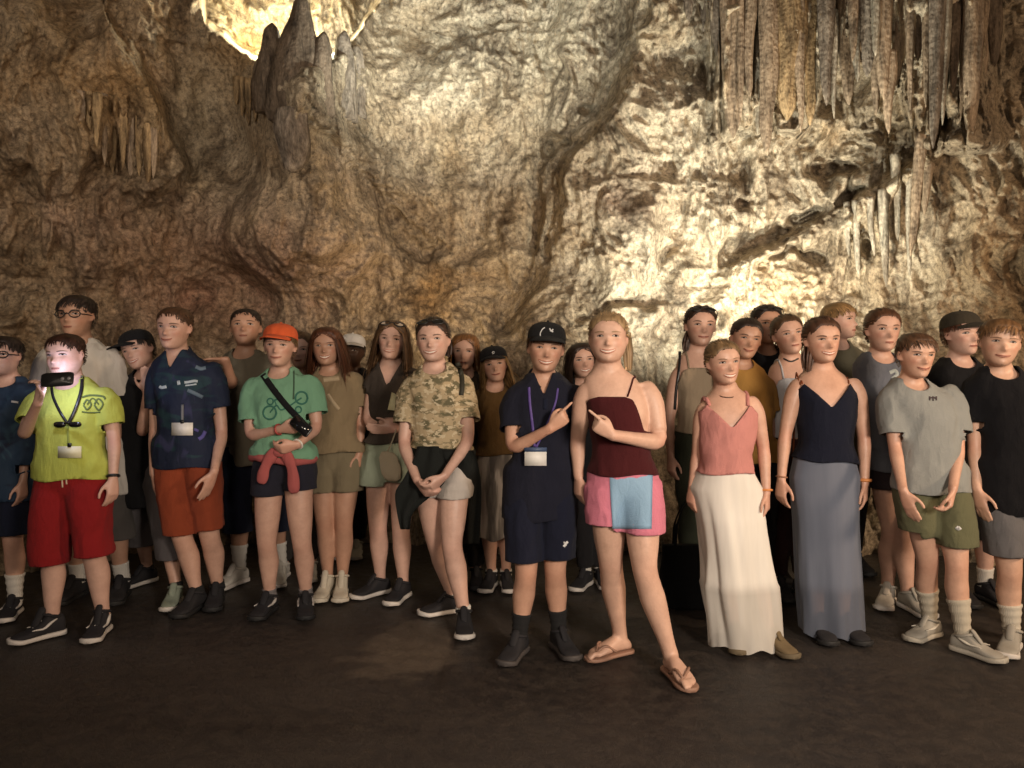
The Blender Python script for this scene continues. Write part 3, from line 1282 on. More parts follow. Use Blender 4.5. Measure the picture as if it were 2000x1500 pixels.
            if style == 'long':      # keep clear of the face and run outside the neck
                fr = p[:, 1] > -.02
                mn = np.interp(p[:, 2], [-1.5, -.8, -.45, -.1, .2, .34], [.27, .26, .285, .340, .30, .05])
                sgn = np.where(p[:, 0] >= 0, 1, -1)
                p[:, 0] = np.where(fr & (np.abs(p[:, 0]) < mn), sgn * mn, p[:, 0])
            pts.append(p)
        pts = np.stack(pts, 1)                                   # n,SEG,3
        tang = nrm(np.gradient(pts, axis=1))
        outw = nrm((pts - cen) / (rad ** 2))
        wd_ = nrm(np.cross(tang, outw)) * (np.interp(np.linspace(0, 1, SEG), [0, .2, .7, 1], [.7, 1, .8, .12])[None, :, None]) * (g('strand', .014) * rng.uniform(.6, 1.3, (n, 1, 1)))
        A, B = pts - wd_, pts + wd_
        Cn = pts + outw * .006
        V = np.stack([A, Cn, B], 2).reshape(-1, 3)
        i, j = np.meshgrid(np.arange(n), np.arange(SEG - 1), indexing='ij')
        a = (i * SEG + j) * 3
        Q = np.concatenate([np.stack([a, a + 1, a + 4, a + 3], -1).reshape(-1, 4), np.stack([a + 1, a + 2, a + 5, a + 4], -1).reshape(-1, 4)])
        G.add(self.head_world(V), Q)
        sh = np.repeat(np.clip(rng.normal(.40, .26, n), 0, 1), SEG * 3)
        if g('tips'):
            sh = np.clip(sh + np.tile(np.repeat(np.linspace(0, .35, SEG), 3), n), 0, 1)
        shade.append(sh)
        cover.append(np.ones(len(sh)))
        if g('tail'):                                            # a gathered tail
            tx, tf, tz, tl = g('tail')
            m = 90
            t0 = np.array([tx * .4, -.46, tz * .3 + .10])
            mid = np.array([tx, tf, tz + .05])
            end = mid + np.array([tx * .15, .02, -tl])
            q = spline([[0, -.3, .2], t0, mid, mid + [tx * .12, .02, -tl * .5], end], SEG)
            oj = rng.normal(0, 1, (m, 1, 3)) * np.interp(np.linspace(0, 1, SEG), [0, .25, .6, 1], [.04, .035, .055, .03])[None, :, None]
            pp = q[None] + oj
            tg = nrm(np.gradient(pp, axis=1))
            ww = nrm(np.cross(tg, np.array([.1, 1, .1]))) * .02
            ww2 = nrm(np.cross(tg, np.array([1, .1, .1]))) * .012
            V = np.stack([pp - ww, pp + ww2, pp + ww], 2).reshape(-1, 3)
            i, j = np.meshgrid(np.arange(m), np.arange(SEG - 1), indexing='ij')
            a = (i * SEG + j) * 3
            Q = np.concatenate([np.stack([a, a + 1, a + 4, a + 3], -1).reshape(-1, 4), np.stack([a + 1, a + 2, a + 5, a + 4], -1).reshape(-1, 4)])
            G.add(self.head_world(V), Q)
            shade.append(np.repeat(np.clip(rng.normal(.45, .2, m), 0, 1), SEG * 3))
            cover.append(np.ones(m * SEG * 3))
        V, F = G.arrays()
        put('hair', V, F, m_hair(hc), self.root, self.base, attr={'shade': np.clip(np.concatenate(shade), 0, 1), 'cover': np.concatenate(cover)})

    def build_cap(self):
        g = self.sp.get
        c = g('cap')
        if not c:
            return
        mat, bmat = c['mat'], c.get('brim', c['mat'])
        HV, HQ, HT, Htri, HN, hb = head_template(g('fat', 1.0))
        ca, sa = math.cos(math.radians(c.get('yaw', 0))), math.sin(math.radians(c.get('yaw', 0)))
        rim = .185 + .17 * np.clip(HV[:, 1], -.3, .4)
        lift = .045 + .05 * sstep(.2, .5, HV[:, 2])
        SV = HV + HN * lift[:, None]
        a = np.arctan2(HV[:, 0], HV[:, 1])
        seam = np.abs(((a / (np.pi / 3)) % 1) - .5) * 2
        SV -= HN * (.010 * sstep(.93, 1.0, seam) * sstep(.48, .3, HV[:, 2]))[:, None]
        V, T = clip(SV, Htri, rim - HV[:, 2])
        e0 = self.head_world(V)
        cap = put('cap', e0, T, mat, self.root, self.base)
        # brim: a curved plate with thickness
        na, nr = 25, 7
        aa = np.linspace(-1.12, 1.12, na)
        rows = []
        for r in np.linspace(0, 1, nr):
            for t in aa:
                th = t + math.radians(c.get('yaw', 0))
                ex, ef = .430 * math.sin(th), .455 * math.cos(th)
                reach = .34 * r * math.cos(t * 1.25) ** .8 if abs(t) < 1.25 else 0
                dx, df = math.sin(math.radians(c.get('yaw', 0))), math.cos(math.radians(c.get('yaw', 0)))
                drop = -.075 * (t / 1.12) ** 2 - .085 * r * math.cos(t) + .005
                rows.append([ex + dx * reach, ef + df * reach, .285 + drop - .02 * abs(t)])
        R = np.array(rows)
        Vb = np.concatenate([R, R - [0, 0, .022]])
        i, j = np.meshgrid(np.arange(nr - 1), np.arange(na - 1), indexing='ij')
        a0 = (i * na + j).ravel()
        q = np.stack([a0, a0 + 1, a0 + na + 1, a0 + na], 1)
        m = nr * na
        edge = [k for k in range((nr - 1) * na, nr * na)]
        e = np.array([[edge[k], edge[k + 1], edge[k + 1] + m, edge[k] + m] for k in range(na - 1)])
        s1 = np.array([[k * na, (k + 1) * na, (k + 1) * na + m, k * na + m] for k in range(nr - 1)])
        s2 = np.array([[k * na + na - 1, (k + 1) * na + na - 1, (k + 1) * na + na - 1 + m, k * na + na - 1 + m] for k in range(nr - 1)])
        put('brim', self.head_world(Vb), [np.concatenate([q, q + m, e, s1, s2])], bmat, cap, self.base)
        Gb = Geo().ellipsoid(self.head_world(np.array([[0, -.01, .60]]))[0], np.eye(3) * .007, 8, 6)
        V, F = Gb.arrays()
        put('button', V, F, bmat, cap, self.base)
        if c.get('mark'):
            G = Geo()
            for pts, w in c['mark']:
                pts = spline(pts, 10) if len(pts) > 2 else np.asarray(pts, float)
                tr = bvh(e0, T)
                V, Q = self.ribbon('', None, tr, self.face_rays(pts), np.full(len(pts), w) * self.hh, .003, None)
                G.add(V, Q)
            V, F = G.arrays()
            put('emblem', V, F, c['mark_mat'], cap, self.base, smooth=False)

    # -------- clothes
    def _drape(self, V, T, amp, seed, zref=None):
        N = vnormals(V, T)
        p = (V - self.base) * [11, 11, 3.6] + seed
        w = fbm(p + .5 * np.stack([vnoise((V - self.base) * 6 + seed, 9)] * 3, 1), 3, seed % 97, ridged=True)
        p2 = (V - self.base) @ np.array([[.8, 0, -.6], [0, 1, 0], [.6, 0, .8]]) * [7, 9, 20]
        w2 = fbm(p2 + seed, 2, seed % 89 + 5)
        return V + N * (1.9 * amp * (.75 * w + .45 * w2))[:, None]

    def top(self, name, mat, hem, sleeve=.55, ease=.014, neck='crew', loose=1.0, amp=.006, flare=.012, depth=1.0, hemr=None, label=None, cut=None, tuck=False):
        """A shirt or top hanging from the shoulders. hem in photo pixels (left, right) or one value."""
        h, S = self.h, self.S
        hem = hem if isinstance(hem, (tuple, list)) else (hem, hem)
        zl, zr = self.zpx(hem[0]), self.zpx(hem[1])
        zmin = min(zl, zr) - .03
        zn = self.nb[2]
        span = (zn - self.pel[2])
        t0 = (zmin - self.pel[2]) / span
        g_st = self.sp.get('stout', 1.0) ** .5

        def fn(t, R):
            R = R.copy()
            ch = S * .92 + ease
            hang = sstep(.75, .35, t) * loose
            tgt = np.maximum(R[:, 0], ch * .87)
            R[:, 0] = R[:, 0] + (tgt - R[:, 0]) * hang
            R[:, 1] = R[:, 1] + (np.maximum(R[:, 1], .072 * h + ease) - R[:, 1]) * hang
            R[:, 2] = R[:, 2] + (np.maximum(R[:, 2], .060 * h + ease) - R[:, 2]) * hang
            R[:, :2] += (flare * sstep(.4, -.1, t))[:, None]
            if sleeve > 0:
                R[:, 0] = np.maximum(R[:, 0], sstep(.42, .16, t) * (.101 * h * g_st + ease + .002))
            return R
        G = Geo()
        self.trunk(G, ease, t0, 1.05, 34, fn)
        cutters = []
        if sleeve > 0:
            for side in 'lr':
                a, r = self.arm_path(side)
                s, e = getattr(self, 's' + side), getattr(self, 'e' + side)
                L1 = np.concatenate([[0], np.cumsum(np.linalg.norm(np.diff(a, axis=0), axis=1))])
                up = np.linalg.norm(e - s)
                want = sleeve * up
                tq = np.linspace(0, min(want + .035, L1[-1]), 12)
                pp = np.stack([np.interp(tq, L1, a[:, k]) for k in range(3)], 1)
                rr = np.interp(tq, L1, r) + ease + np.linspace(0, .014, 12) * (1 if sleeve < 1.1 else .3)
                rr[:4] += .005
                pp = np.concatenate([[pp[0] - nrm(pp[1] - pp[0]) * rr[0] * .7, pp[0] - nrm(pp[1] - pp[0]) * rr[0] * .4], pp])
                rr = np.concatenate([[rr[0] * .6, rr[0] * .9], rr])
                G.tube(pp, rr, seg=20)
                ip = np.array([np.interp(want, L1, a[:, k]) for k in range(3)])
                ax = nrm(np.array([np.interp(want + .02, L1, a[:, k]) - np.interp(want - .02, L1, a[:, k]) for k in range(3)]))
                cutters.append((ip, ax, side))
        V, F = G.arrays()
        V, T = remesh(V, F, .0095)
        V = smooth_v(V, T, 6)
        seed = int(self.sp['x'] * 3 + self.sp['top']) % 500
        V = self._drape(V, T, amp, seed)
        V = smooth_v(V, T, 1)
        V, T = decimate(V, T, .6)
        # hem
        u = (V - self.pel) @ self.U
        f = (zl + zr) / 2 + (zr - zl) / 2 * np.clip(u / (.13 * h), -1, 1) - V[:, 2] + .008 * np.sin(u * 21)
        V, T = clip(V, T, f)
        for ip, ax, side in cutters:
            d = (V - ip) @ ax
            rad = np.linalg.norm((V - ip) - np.outer(d, ax), axis=1)
            sd = ((V - self.nb) @ self.U) * (-1 if side == 'l' else 1)
            tv = (V[:, 2] - self.pel[2]) / span
            tk, Rk = self.trunk_rings(ease, np.linspace(t0, 1.05, 34))
            Rk = fn(tk, Rk)
            Ck, Uk, Wk = self.trunk_frame(tv)
            offk = np.interp(tv, tk, (Rk[:, 1] - Rk[:, 2]) / 2)
            dv = V - Ck - Wk * offk[:, None]
            wx_ = np.interp(tv, tk, Rk[:, 0])
            wy_ = np.interp(tv, tk, (Rk[:, 1] + Rk[:, 2]) / 2)
            rho = np.sqrt(((dv * Uk).sum(1) / wx_) ** 2 + ((dv * Wk).sum(1) / wy_) ** 2)
            near = (rad < .095 * self.h / 1.65) & (sd > S * .5) & (rho > 1.13) & (d < .085)
            f = np.where(near, d, -1)
            # only cut where the cloth belongs to the sleeve
            V, T = clip(V, T, f)
        rel = V - self.nb
        u, w, z = rel @ self.U, rel @ self.F, rel[:, 2]
        k = h / 1.65
        if neck == 'crew':
            dep = np.where(w > 0, .042 * depth, .012) * k
            f = 1 - np.sqrt((u / (.068 * k)) ** 2 + ((z - .004) / dep) ** 2)
            f = np.maximum(f, np.where(np.abs(u) < .066 * k, (z - .020 * k) * 20, -1))
        elif neck == 'v':
            zv = -.15 * depth * k
            f = np.where(w > -.01, np.minimum((z - zv) * .50 - np.abs(u), .1), np.minimum(.066 * k - np.abs(u), z + .015) * 2)
            f = np.maximum(f, np.where(np.abs(u) < .075 * k, (z - .018 * k) * 2, -1))
        elif neck == 'polo':
            f = np.where(w > 0, np.minimum((z + .085 * depth * k) * .42 - np.abs(u), .1), -1)
            f = np.maximum(f, np.where(np.abs(u) < .07 * k, (z - .030 * k) * 2, -1))
        elif neck == 'cami':
            zt = cut or -.115 * k
            au = np.abs(u)
            f = z - np.where(w > 0, zt - .35 * np.clip(au - .06 * k, 0, None) - 6.0 * np.clip(au - .098 * k, 0, .05) ** 1.3, zt - .02)
        elif neck == 'camiv':
            au = np.abs(u) / k
            zt = np.interp(au, [0, .116, .135, .2], [-.20, -.078, -.105, -.17]) * k
            f = z - np.where(w > 0, zt, -.15 * k)
        else:
            f = None
        if f is not None:
            V, T = clip(V, T, f)
        Vr, Tr = rimmed(V, T)
        o = put(name, Vr, Tr, mat, self.root, self.base, label=label)
        tr = bvh(V, T)
        self.top_bvh, self.top_obj, self.topVT = tr, o, (V, T)
        return o

    def straps(self, mat, us, zt, wdt=.007, parent=None):
        """Thin shoulder straps from the front edge of a top over the shoulder to its back edge. us: distance from the neck axis."""
        k = self.h / 1.65
        for u0, u1 in us:
            pts = []
            for t in np.linspace(0, 1, 9):                     # front, rising
                z = zt * k * (1 - t) - .012 * t
                u = u0 + (u1 - u0) * t
                o = self.nb + self.U * u * k + self.Z * z + self.F * .5
                hit = self.body_bvh.ray_cast(Vector(o), Vector(-self.F))
                if hit[0] is not None:
                    pts.append(np.array(hit[0]) + self.F * .004)
            for t in np.linspace(0, 1, 7):                     # over the top, from above
                u = u1
                o = self.nb + self.U * u * k + self.Z * .035 * k + self.F * (.045 - .10 * t)
                hit = self.body_bvh.ray_cast(Vector(o), Vector((0, 0, -1)))
                if hit[0] is not None:
                    pts.append(np.array(hit[0]) + self.Z * .004)
            for t in np.linspace(0, 1, 7):
                z = -.03 + (zt * k - .02) * t
                o = self.nb + self.U * u1 * k + self.Z * z - self.F * .5
                hit = self.body_bvh.ray_cast(Vector(o), Vector(self.F))
                if hit[0] is not None:
                    pts.append(np.array(hit[0]) - self.F * .004)
            if len(pts) > 6:
                pts = spline(np.array(pts)[::2], 30)
                pts[1:-1] = (pts[:-2] + pts[1:-1] * 2 + pts[2:]) / 4
                V, F = Geo().tube(pts, wdt, seg=8).arrays()
                put('shoulder_strap', V, F, mat, parent or self.top_obj, self.base)

    def collar(self, mat, openf=.5, parent=None):
        """Fold-over shirt collar, open in front."""
        k = self.h / 1.65
        G = Geo()
        n = 26
        a = np.linspace(openf, 2 * np.pi - openf, n)
        rows = []
        for r, z in ((.056, .022), (.062, .034), (.072, .022), (.085, -.012)):
            zz = z - .030 * np.clip(np.cos(a), -.4, 1) - .010 * sstep(.4, 1.0, np.cos(a))
            rows.append(self.nb + k * (np.outer(np.sin(a) * r * 1.02, self.U) + np.outer(np.cos(a) * r * .95, self.F) + np.outer(zz, self.Z)))
        V = np.concatenate(rows)
        Q = [[i * n + j, i * n + j + 1, (i + 1) * n + j + 1, (i + 1) * n + j] for i in range(3) for j in range(n - 1)]
        put('collar', V, np.array(Q), mat, parent or self.top_obj, self.base)

    def shorts(self, name, mat, hem, waist=None, ease=.022, flare=.016, amp=.006, label=None, taut=False):
        """hem in photo pixels (left leg, right leg); waist in photo pixels."""
        h = self.h
        hem = hem if isinstance(hem, (tuple, list)) else (hem, hem)
        ease, flare = ease * .78, flare * .7
        span = self.nb[2] - self.pel[2]
        tw = .16 if waist is None else (self.zpx(waist) - self.pel[2]) / span
        G = Geo()
        self.trunk(G, ease * .8, -.21, tw + .05, 16)
        zs = []
        for side, hp in (('l', hem[0]), ('r', hem[1])):
            z = CAMH - (hp - YH) / FPX * (self.D if side == 'l' else self.D)
            zs.append(z)
            p, r = self.leg_path(side)
            p, r = spline(p, 60), np.interp(np.linspace(0, 1, 60), np.linspace(0, 1, len(r)), r)
            m = np.where(p[:, 2] < z - .04)[0]
            m = m[0] if len(m) else 59
            p, r = p[:m + 1], r[:m + 1]
            tt = np.linspace(0, 1, len(p))
            r0 = np.maximum(r, r[0] * (.80 - .0 * tt))
            sg_ = -1 if side == 'l' else 1
            p = p + np.outer(sg_ * (.003 + ease * .30 * sstep(0, .5, tt)), self.U)
            G.tube(p[::3], (r0 + ease * (1 - .35 * tt) + flare * .8 * tt)[::3], seg=22, flat=1.12)
        V, F = G.arrays()
        V, T = remesh(V, F, .0095)
        V = smooth_v(V, T, 3)
        V = self._drape(V, T, amp, int(self.sp['x'] * 5) % 700)
        V = smooth_v(V, T, 1)
        V, T = decimate(V, T, .6)
        V, T = clip(V, T, V[:, 2] - (self.pel[2] + tw * span))
        mid = (V - (self.kl + self.kr) / 2) @ nrm(self.kr - self.kl)
        zc = np.where(mid < 0, zs[0], zs[1])
        V, T = clip(V, T, zc - V[:, 2])
        Vr, Tr = rimmed(V, T)
        o = put(name, Vr, Tr, mat, self.root, self.base, label=label)
        self.short_bvh, self.short_obj = bvh(V, T), o
        return o

    def skirt(self, name, mat, waist, hem, bl, br, ease=.012, pleat=16, amp=.10, label=None, hipl=None, tiers=(), sheer=2.0):
        """Long skirt: waist and hem in photo pixels, bl/br the pixel x of the hem's two ends."""
        zt, zb = self.zpx(waist), max(.02, self.zpx(hem))
        n, seg = 46, 120
        t = np.linspace(0, 1, n)
        zz = zt + (zb - zt) * t
        span = self.nb[2] - self.pel[2]
        tau = (zz - self.pel[2]) / span
        tt, R = self.trunk_rings(ease, np.clip(tau, 0.0, .5))
        C0, U, W = self.trunk_frame(np.clip(tau, -.2, .5))
        xb0, xb1 = P(bl, hem, self.D)[0], P(br, hem, self.D)[0]
        cx = C0[:, 0].copy()
        hipz = sstep(.12, 1.0, t)
        cx = C0[0, 0] * (1 - t ** 1.1) + (xb0 + xb1) / 2 * t ** 1.1
        wx = R[:, 0] * (1 - hipz) + (xb1 - xb0) / 2 * hipz
        wx = np.maximum(wx, R[:, 0] * (1 - .5 * t))
        wx = np.maximum(wx, .100 * self.h * sstep(.02, .12, t) * (1 - .35 * t))
        wy = np.maximum((R[:, 1] + R[:, 2]) / 2 + .014, .115) * (1 - hipz) + hipz * max(.13, (xb1 - xb0) / 2 * .8)
        cyy = C0[:, 1] * (1 - t) + self.D * t
        for side in 'lr':
            p, r = self.leg_path(side)
            o_ = np.argsort(p[:, 2])
            lx, ly, lr = (np.interp(zz, p[o_, 2], a_[o_]) for a_ in (p[:, 0], p[:, 1], r))
            on = sstep(.02, .10, t) * (zz > .12)
            wx = np.maximum(wx, on * (np.abs(lx - cx) + lr * .98 + .026))
            wy = np.maximum(wy, on * (np.abs(ly - cyy) + lr * 1.08 + .034))
        for _ in range(6):
            wx[1:-1] = np.maximum(wx[1:-1], (wx[:-2] + wx[2:]) / 2)
            wy[1:-1] = np.maximum(wy[1:-1], (wy[:-2] + wy[2:]) / 2)
        C = np.stack([cx, cyy, zz], 1)
        rng = np.random.default_rng(int(self.sp['x']))
        ph = rng.uniform(0, 6.28, 4)

        def mod(tv, th):
            k = .12 + .88 * tv
            c_, s_, v_ = np.broadcast_arrays(np.cos(th), np.sin(th), tv)
            kk = pleat / 4.2
            q = np.stack([c_.ravel() * kk, s_.ravel() * kk, v_.ravel() * 1.3 + ph[0]], 1)
            w = (1.5 * fbm(q, 2, int(ph[1] * 50)) +   .3 * fbm(q * [2.0, 2.0, .7], 1, int(ph[2] * 50))).reshape(c_.shape)
            w = np.sign(w) * np.abs(w) ** .8
            r = 1 + amp * k * w
            for ti in tiers:
                r = r + .012 * np.exp(-((tv - ti) / .012) ** 2) + .02 * (tv > ti)
            return r
        G = Geo()
        G.loft(C, U, W, wx, wy, seg=seg, cap=False, mod=mod)
        V, F = G.arrays()
        V[:, 2] += np.where(V[:, 2] < zb + .25, .012 * np.sin(V[:, 0] * 40 + ph[3]), 0) * (1 - np.clip((V[:, 2] - zb) / .25, 0, 1))
        V[:, 2] = np.maximum(V[:, 2], .012)
        tl = np.repeat(t, seg)
        o = put(name, V, F, mat, self.root, self.base, label=label, attr={'sheer': sstep(sheer - .05, sheer + .03, tl)})
        return o

    def trousers(self, name, mat, waist=None):
        G = Geo()
        self.trunk(G, .014, -.21, .2, 14)
        for side in 'lr':
            p, r = self.leg_path(side)
            G.tube(p[:-1], r[:-1] + .016, seg=20)
        V, F = G.arrays()
        V, T = remesh(V, F, .012)
        V = smooth_v(V, T, 5)
        V = self._drape(V, T, .007, int(self.sp['x']) % 91)
        V, T = decimate(V, T, .5)
        put(name, V, T, mat, self.root, self.base)

    def socks(self, mat, top_z):
        for side, i in (('l', 0), ('r', 1)):
            tz = top_z[i] if isinstance(top_z, (tuple, list)) else top_z
            p, r = self.leg_path(side)
            p, r = spline(p, 60), np.interp(np.linspace(0, 1, 60), np.linspace(0, 1, len(r)), r)
            m = p[:, 2] < tz
            if m.sum() < 3:
                continue
            pp, rr = p[m], r[m] + .005
            rr = rr + .0025 * np.sin(np.linspace(0, 26, len(rr)))
            rr[0] += .001
            V, F = Geo().tube(pp, rr, seg=18).arrays()
            put('sock', V, F, mat, self.root, self.base)

    def shoes(self, mat, sole, kind='trainer', mats=None, mark=None):
        h = self.h
        L = .158 * h * self.sp.get('shoek', 1.0)
        for i in (0, 1):
            mt = mats[i] if mats else mat
            so = sole[i] if isinstance(sole, (list, tuple)) else sole
            gp = (self.gl, self.gr)[i]
            a = self.ang[i]
            d = np.array([math.sin(a), -math.cos(a), 0])
            w = np.array([math.cos(a), math.sin(a), 0])
            hi = 1.0 if kind == 'trainer' else 1.35
            st = np.array([[0, .070, .20 * hi], [.05, .118, .28 * hi], [.18, .132, .33 * hi], [.30, .135, .37 * hi], [.42, .142, .32], [.55, .160, .225],
                           [.70, .178, .150], [.84, .165, .125], [.94, .115, .095], [1.0, .045, .055]])
            R = spline(st, 26)
            zs = .052 * L + .012
            C = gp + np.outer((R[:, 0] - .25) * L, d)
            hgt = R[:, 2] * L
            C[:, 2] = zs - .010 + hgt / 2
            G = Geo()
            G.loft(C, w, self.Z, R[:, 1] * L, hgt / 2, seg=22, power=2.5)
            # padded collar round the ankle and the tongue
            an = gp + self.Z * (zs + .26 * L * hi)
            th = np.linspace(0, 2 * np.pi, 19)
            ring = an + np.outer(np.cos(th) * .145 * L, w) + np.outer(np.sin(th) * .17 * L, d) + np.outer(.055 * L * np.sin(th), self.Z)
            G.tube(ring, .030 * L, seg=8, cap=False)
            tg = np.array([gp + d * .30 * L + self.Z * (zs + .20 * L), gp + d * .17 * L + self.Z * (zs + .35 * L * hi)])
            G.tube(tg, [.075 * L, .080 * L], seg=10, flat=.5, round_ends=True)
            V, F = G.arrays()
            sh = put('shoe', V, F, mt, self.root, self.base)
            G = Geo()
            k2 = np.interp(R[:, 0], [0, .1, .4, .7, 1], [1.12, 1.10, .98, 1.07, 1.5])
            C2 = gp + np.outer((R[:, 0] * 1.05 - .275) * L, d)
            C2[:, 2] = zs / 2 + .001 + .010 * sstep(.75, 1.0, R[:, 0])
            G.loft(C2, w, self.Z, R[:, 1] * L * k2, np.full(len(R), zs / 2), seg=20, power=5)
            V, F = G.arrays()
            put('sole', V, F, so, sh, self.base)
            G = Geo()
            for q in range(4):
                s = .36 + q * .075
                hz = np.interp(s, R[:, 0], R[:, 2]) * L
                c = gp + d * (s - .25) * L + self.Z * (zs - .010 + hz)
                G.tube(np.array([c - w * .075 * L - self.Z * .012, c + self.Z * .004, c + w * .075 * L - self.Z * .012]), .010 * L, seg=6, round_ends=True)
            V, F = G.arrays()
            put('laces', V, F, so if mark is None else mark, sh, self.base)
            if mark is not None:
                G = Geo()
                for sg in (-1, 1):
                    q = []
                    for s, zf in ((.18, .62), (.30, .45), (.42, .42), (.55, .62), (.64, .80)):
                        hw_ = np.interp(s, R[:, 0], R[:, 1]) * L
                        hz = np.interp(s, R[:, 0], R[:, 2]) * L
                        q.append(gp + d * (s - .25) * L + w * sg * hw_ * (1.0 - .25 * max(0, zf - .5)) + self.Z * (zs + hz * zf))
                    G.tube(spline(q, 10), np.interp(np.linspace(0, 1, 10), [0, .3, 1], [.02, .05, .012]) * L, seg=6, flat=.6)
                V, F = G.arrays()
                put('side_mark', V, F, mark, sh, self.base)

    def flipflops(self, mat):
        h = self.h
        L = .155 * h
        for i in (0, 1):
            gp = (self.gl, self.gr)[i]
            a = self.ang[i]
            d = np.array([math.sin(a), -math.cos(a), 0])
            w = np.array([math.cos(a), math.sin(a), 0])
            st = np.array([[-.27, .08], [-.2, .13], [0, .14], [.25, .155], [.5, .20], [.68, .18], [.79, .08]])
            R = spline(st, 20)
            C = gp + np.outer(R[:, 0] * L, d)
            C[:, 2] = .010
            V, F = Geo().loft(C, w, self.Z, R[:, 1] * L, np.full(20, .0095), seg=18, power=5).arrays()
            ff = put('flip_flop', V, F, mat, self.root, self.base)
            sg = 1 if i == 0 else -1
            p0 = gp + d * .60 * L + w * sg * .08 * L + self.Z * (.020 + .095 * L)
            G = Geo()
            for e in (-1, 1):
                q = [p0, gp + d * .42 * L + w * e * .12 * L + self.Z * (.024 + .20 * L * .85), gp + d * .20 * L + w * e * .150 * L + self.Z * (.02 + .05 * L)]
                G.tube(spline(q, 10), .0065, seg=7)
            V, F = G.arrays()
            put('strap', V, F, mat, ff, self.base)

    def bracelet(self, side, mat, r=.004, back=.02):
        w, e = getattr(self, 'w' + side), getattr(self, 'e' + side)
        ax = nrm(w - e)
        u = nrm(np.cross(ax, self.F + .01))
        v = np.cross(ax, u)
        a = np.linspace(0, 2 * np.pi, 21)
        R = .0165 * self.h * self.sp.get('armr', 1.0)
        ring = w - ax * back + np.outer(np.cos(a) * R, u) + np.outer(np.sin(a) * R, v)
        V, F = Geo().tube(ring, r, seg=8, cap=False).arrays()
        return put('wristband', V, F, mat, self.root, self.base)

    def badge(self, px, py, wpx, hpx, tree, card, clip_mat, top_mat=None):
        """Name card hanging in front of the clothes."""
        o = P(px, py, self.D - .9)
        d = nrm(P(px, py, self.D) - o)
        hit = tree.ray_cast(Vector(o), Vector(d))
        q = np.array(hit[0]) if hit[0] is not None else P(px, py, self.D - .12)
        q = q - d * .010
        w, hh = wpx / 2 / self.s, hpx / 2 / self.s
        G = Geo().box(q, np.array([self.U * w, self.F * .002, self.Z * hh]))
        V, F = G.arrays()
        b = put('name_badge', V, F, card, self.root, self.base, smooth=False)
        G = Geo().box(q + self.Z * (hh + .006) + self.F * .001, np.array([self.U * w * (1.02 if top_mat else .15), self.F * .0035, self.Z * .010]))
        V, F = G.arrays()
        put('badge_clip', V, F, top_mat or clip_mat, b, self.base, smooth=False)
        return b


def person(sp, dress):
    p = Person(sp)
    p.root = thing('person', sp['label'], 'person', p.base, 'visitors posing in front of the cave wall')
    p.build_body()
    p.build_face()
    p.build_hair()
    p.build_cap()
    dress(p)
    return p

# ------------------------------------------------------------------ the cave
def seg_dist(px, py, poly):
    """Signed distance in photo pixels to a polyline (positive to its right, looking along it)."""
    best = np.full(px.shape, 1e9)
    sgn = np.ones(px.shape)
    for (x0, y0), (x1, y1) in zip(poly[:-1], poly[1:]):
        dx, dy = x1 - x0, y1 - y0
        L2 = dx * dx + dy * dy
        t = np.clip(((px - x0) * dx + (py - y0) * dy) / L2, 0, 1)
        qx, qy = px - (x0 + t * dx), py - (y0 + t * dy)
        d = np.hypot(qx, qy)
        s = np.sign(dx * qy - dy * qx)
        m = d < best
        best = np.where(m, d, best)
        sgn = np.where(m, s, sgn)
    return best, sgn


def blob(px, py, cx, cy, rx, ry):
    return np.exp(-(((px - cx) / rx) ** 2 + ((py - cy) / ry) ** 2))


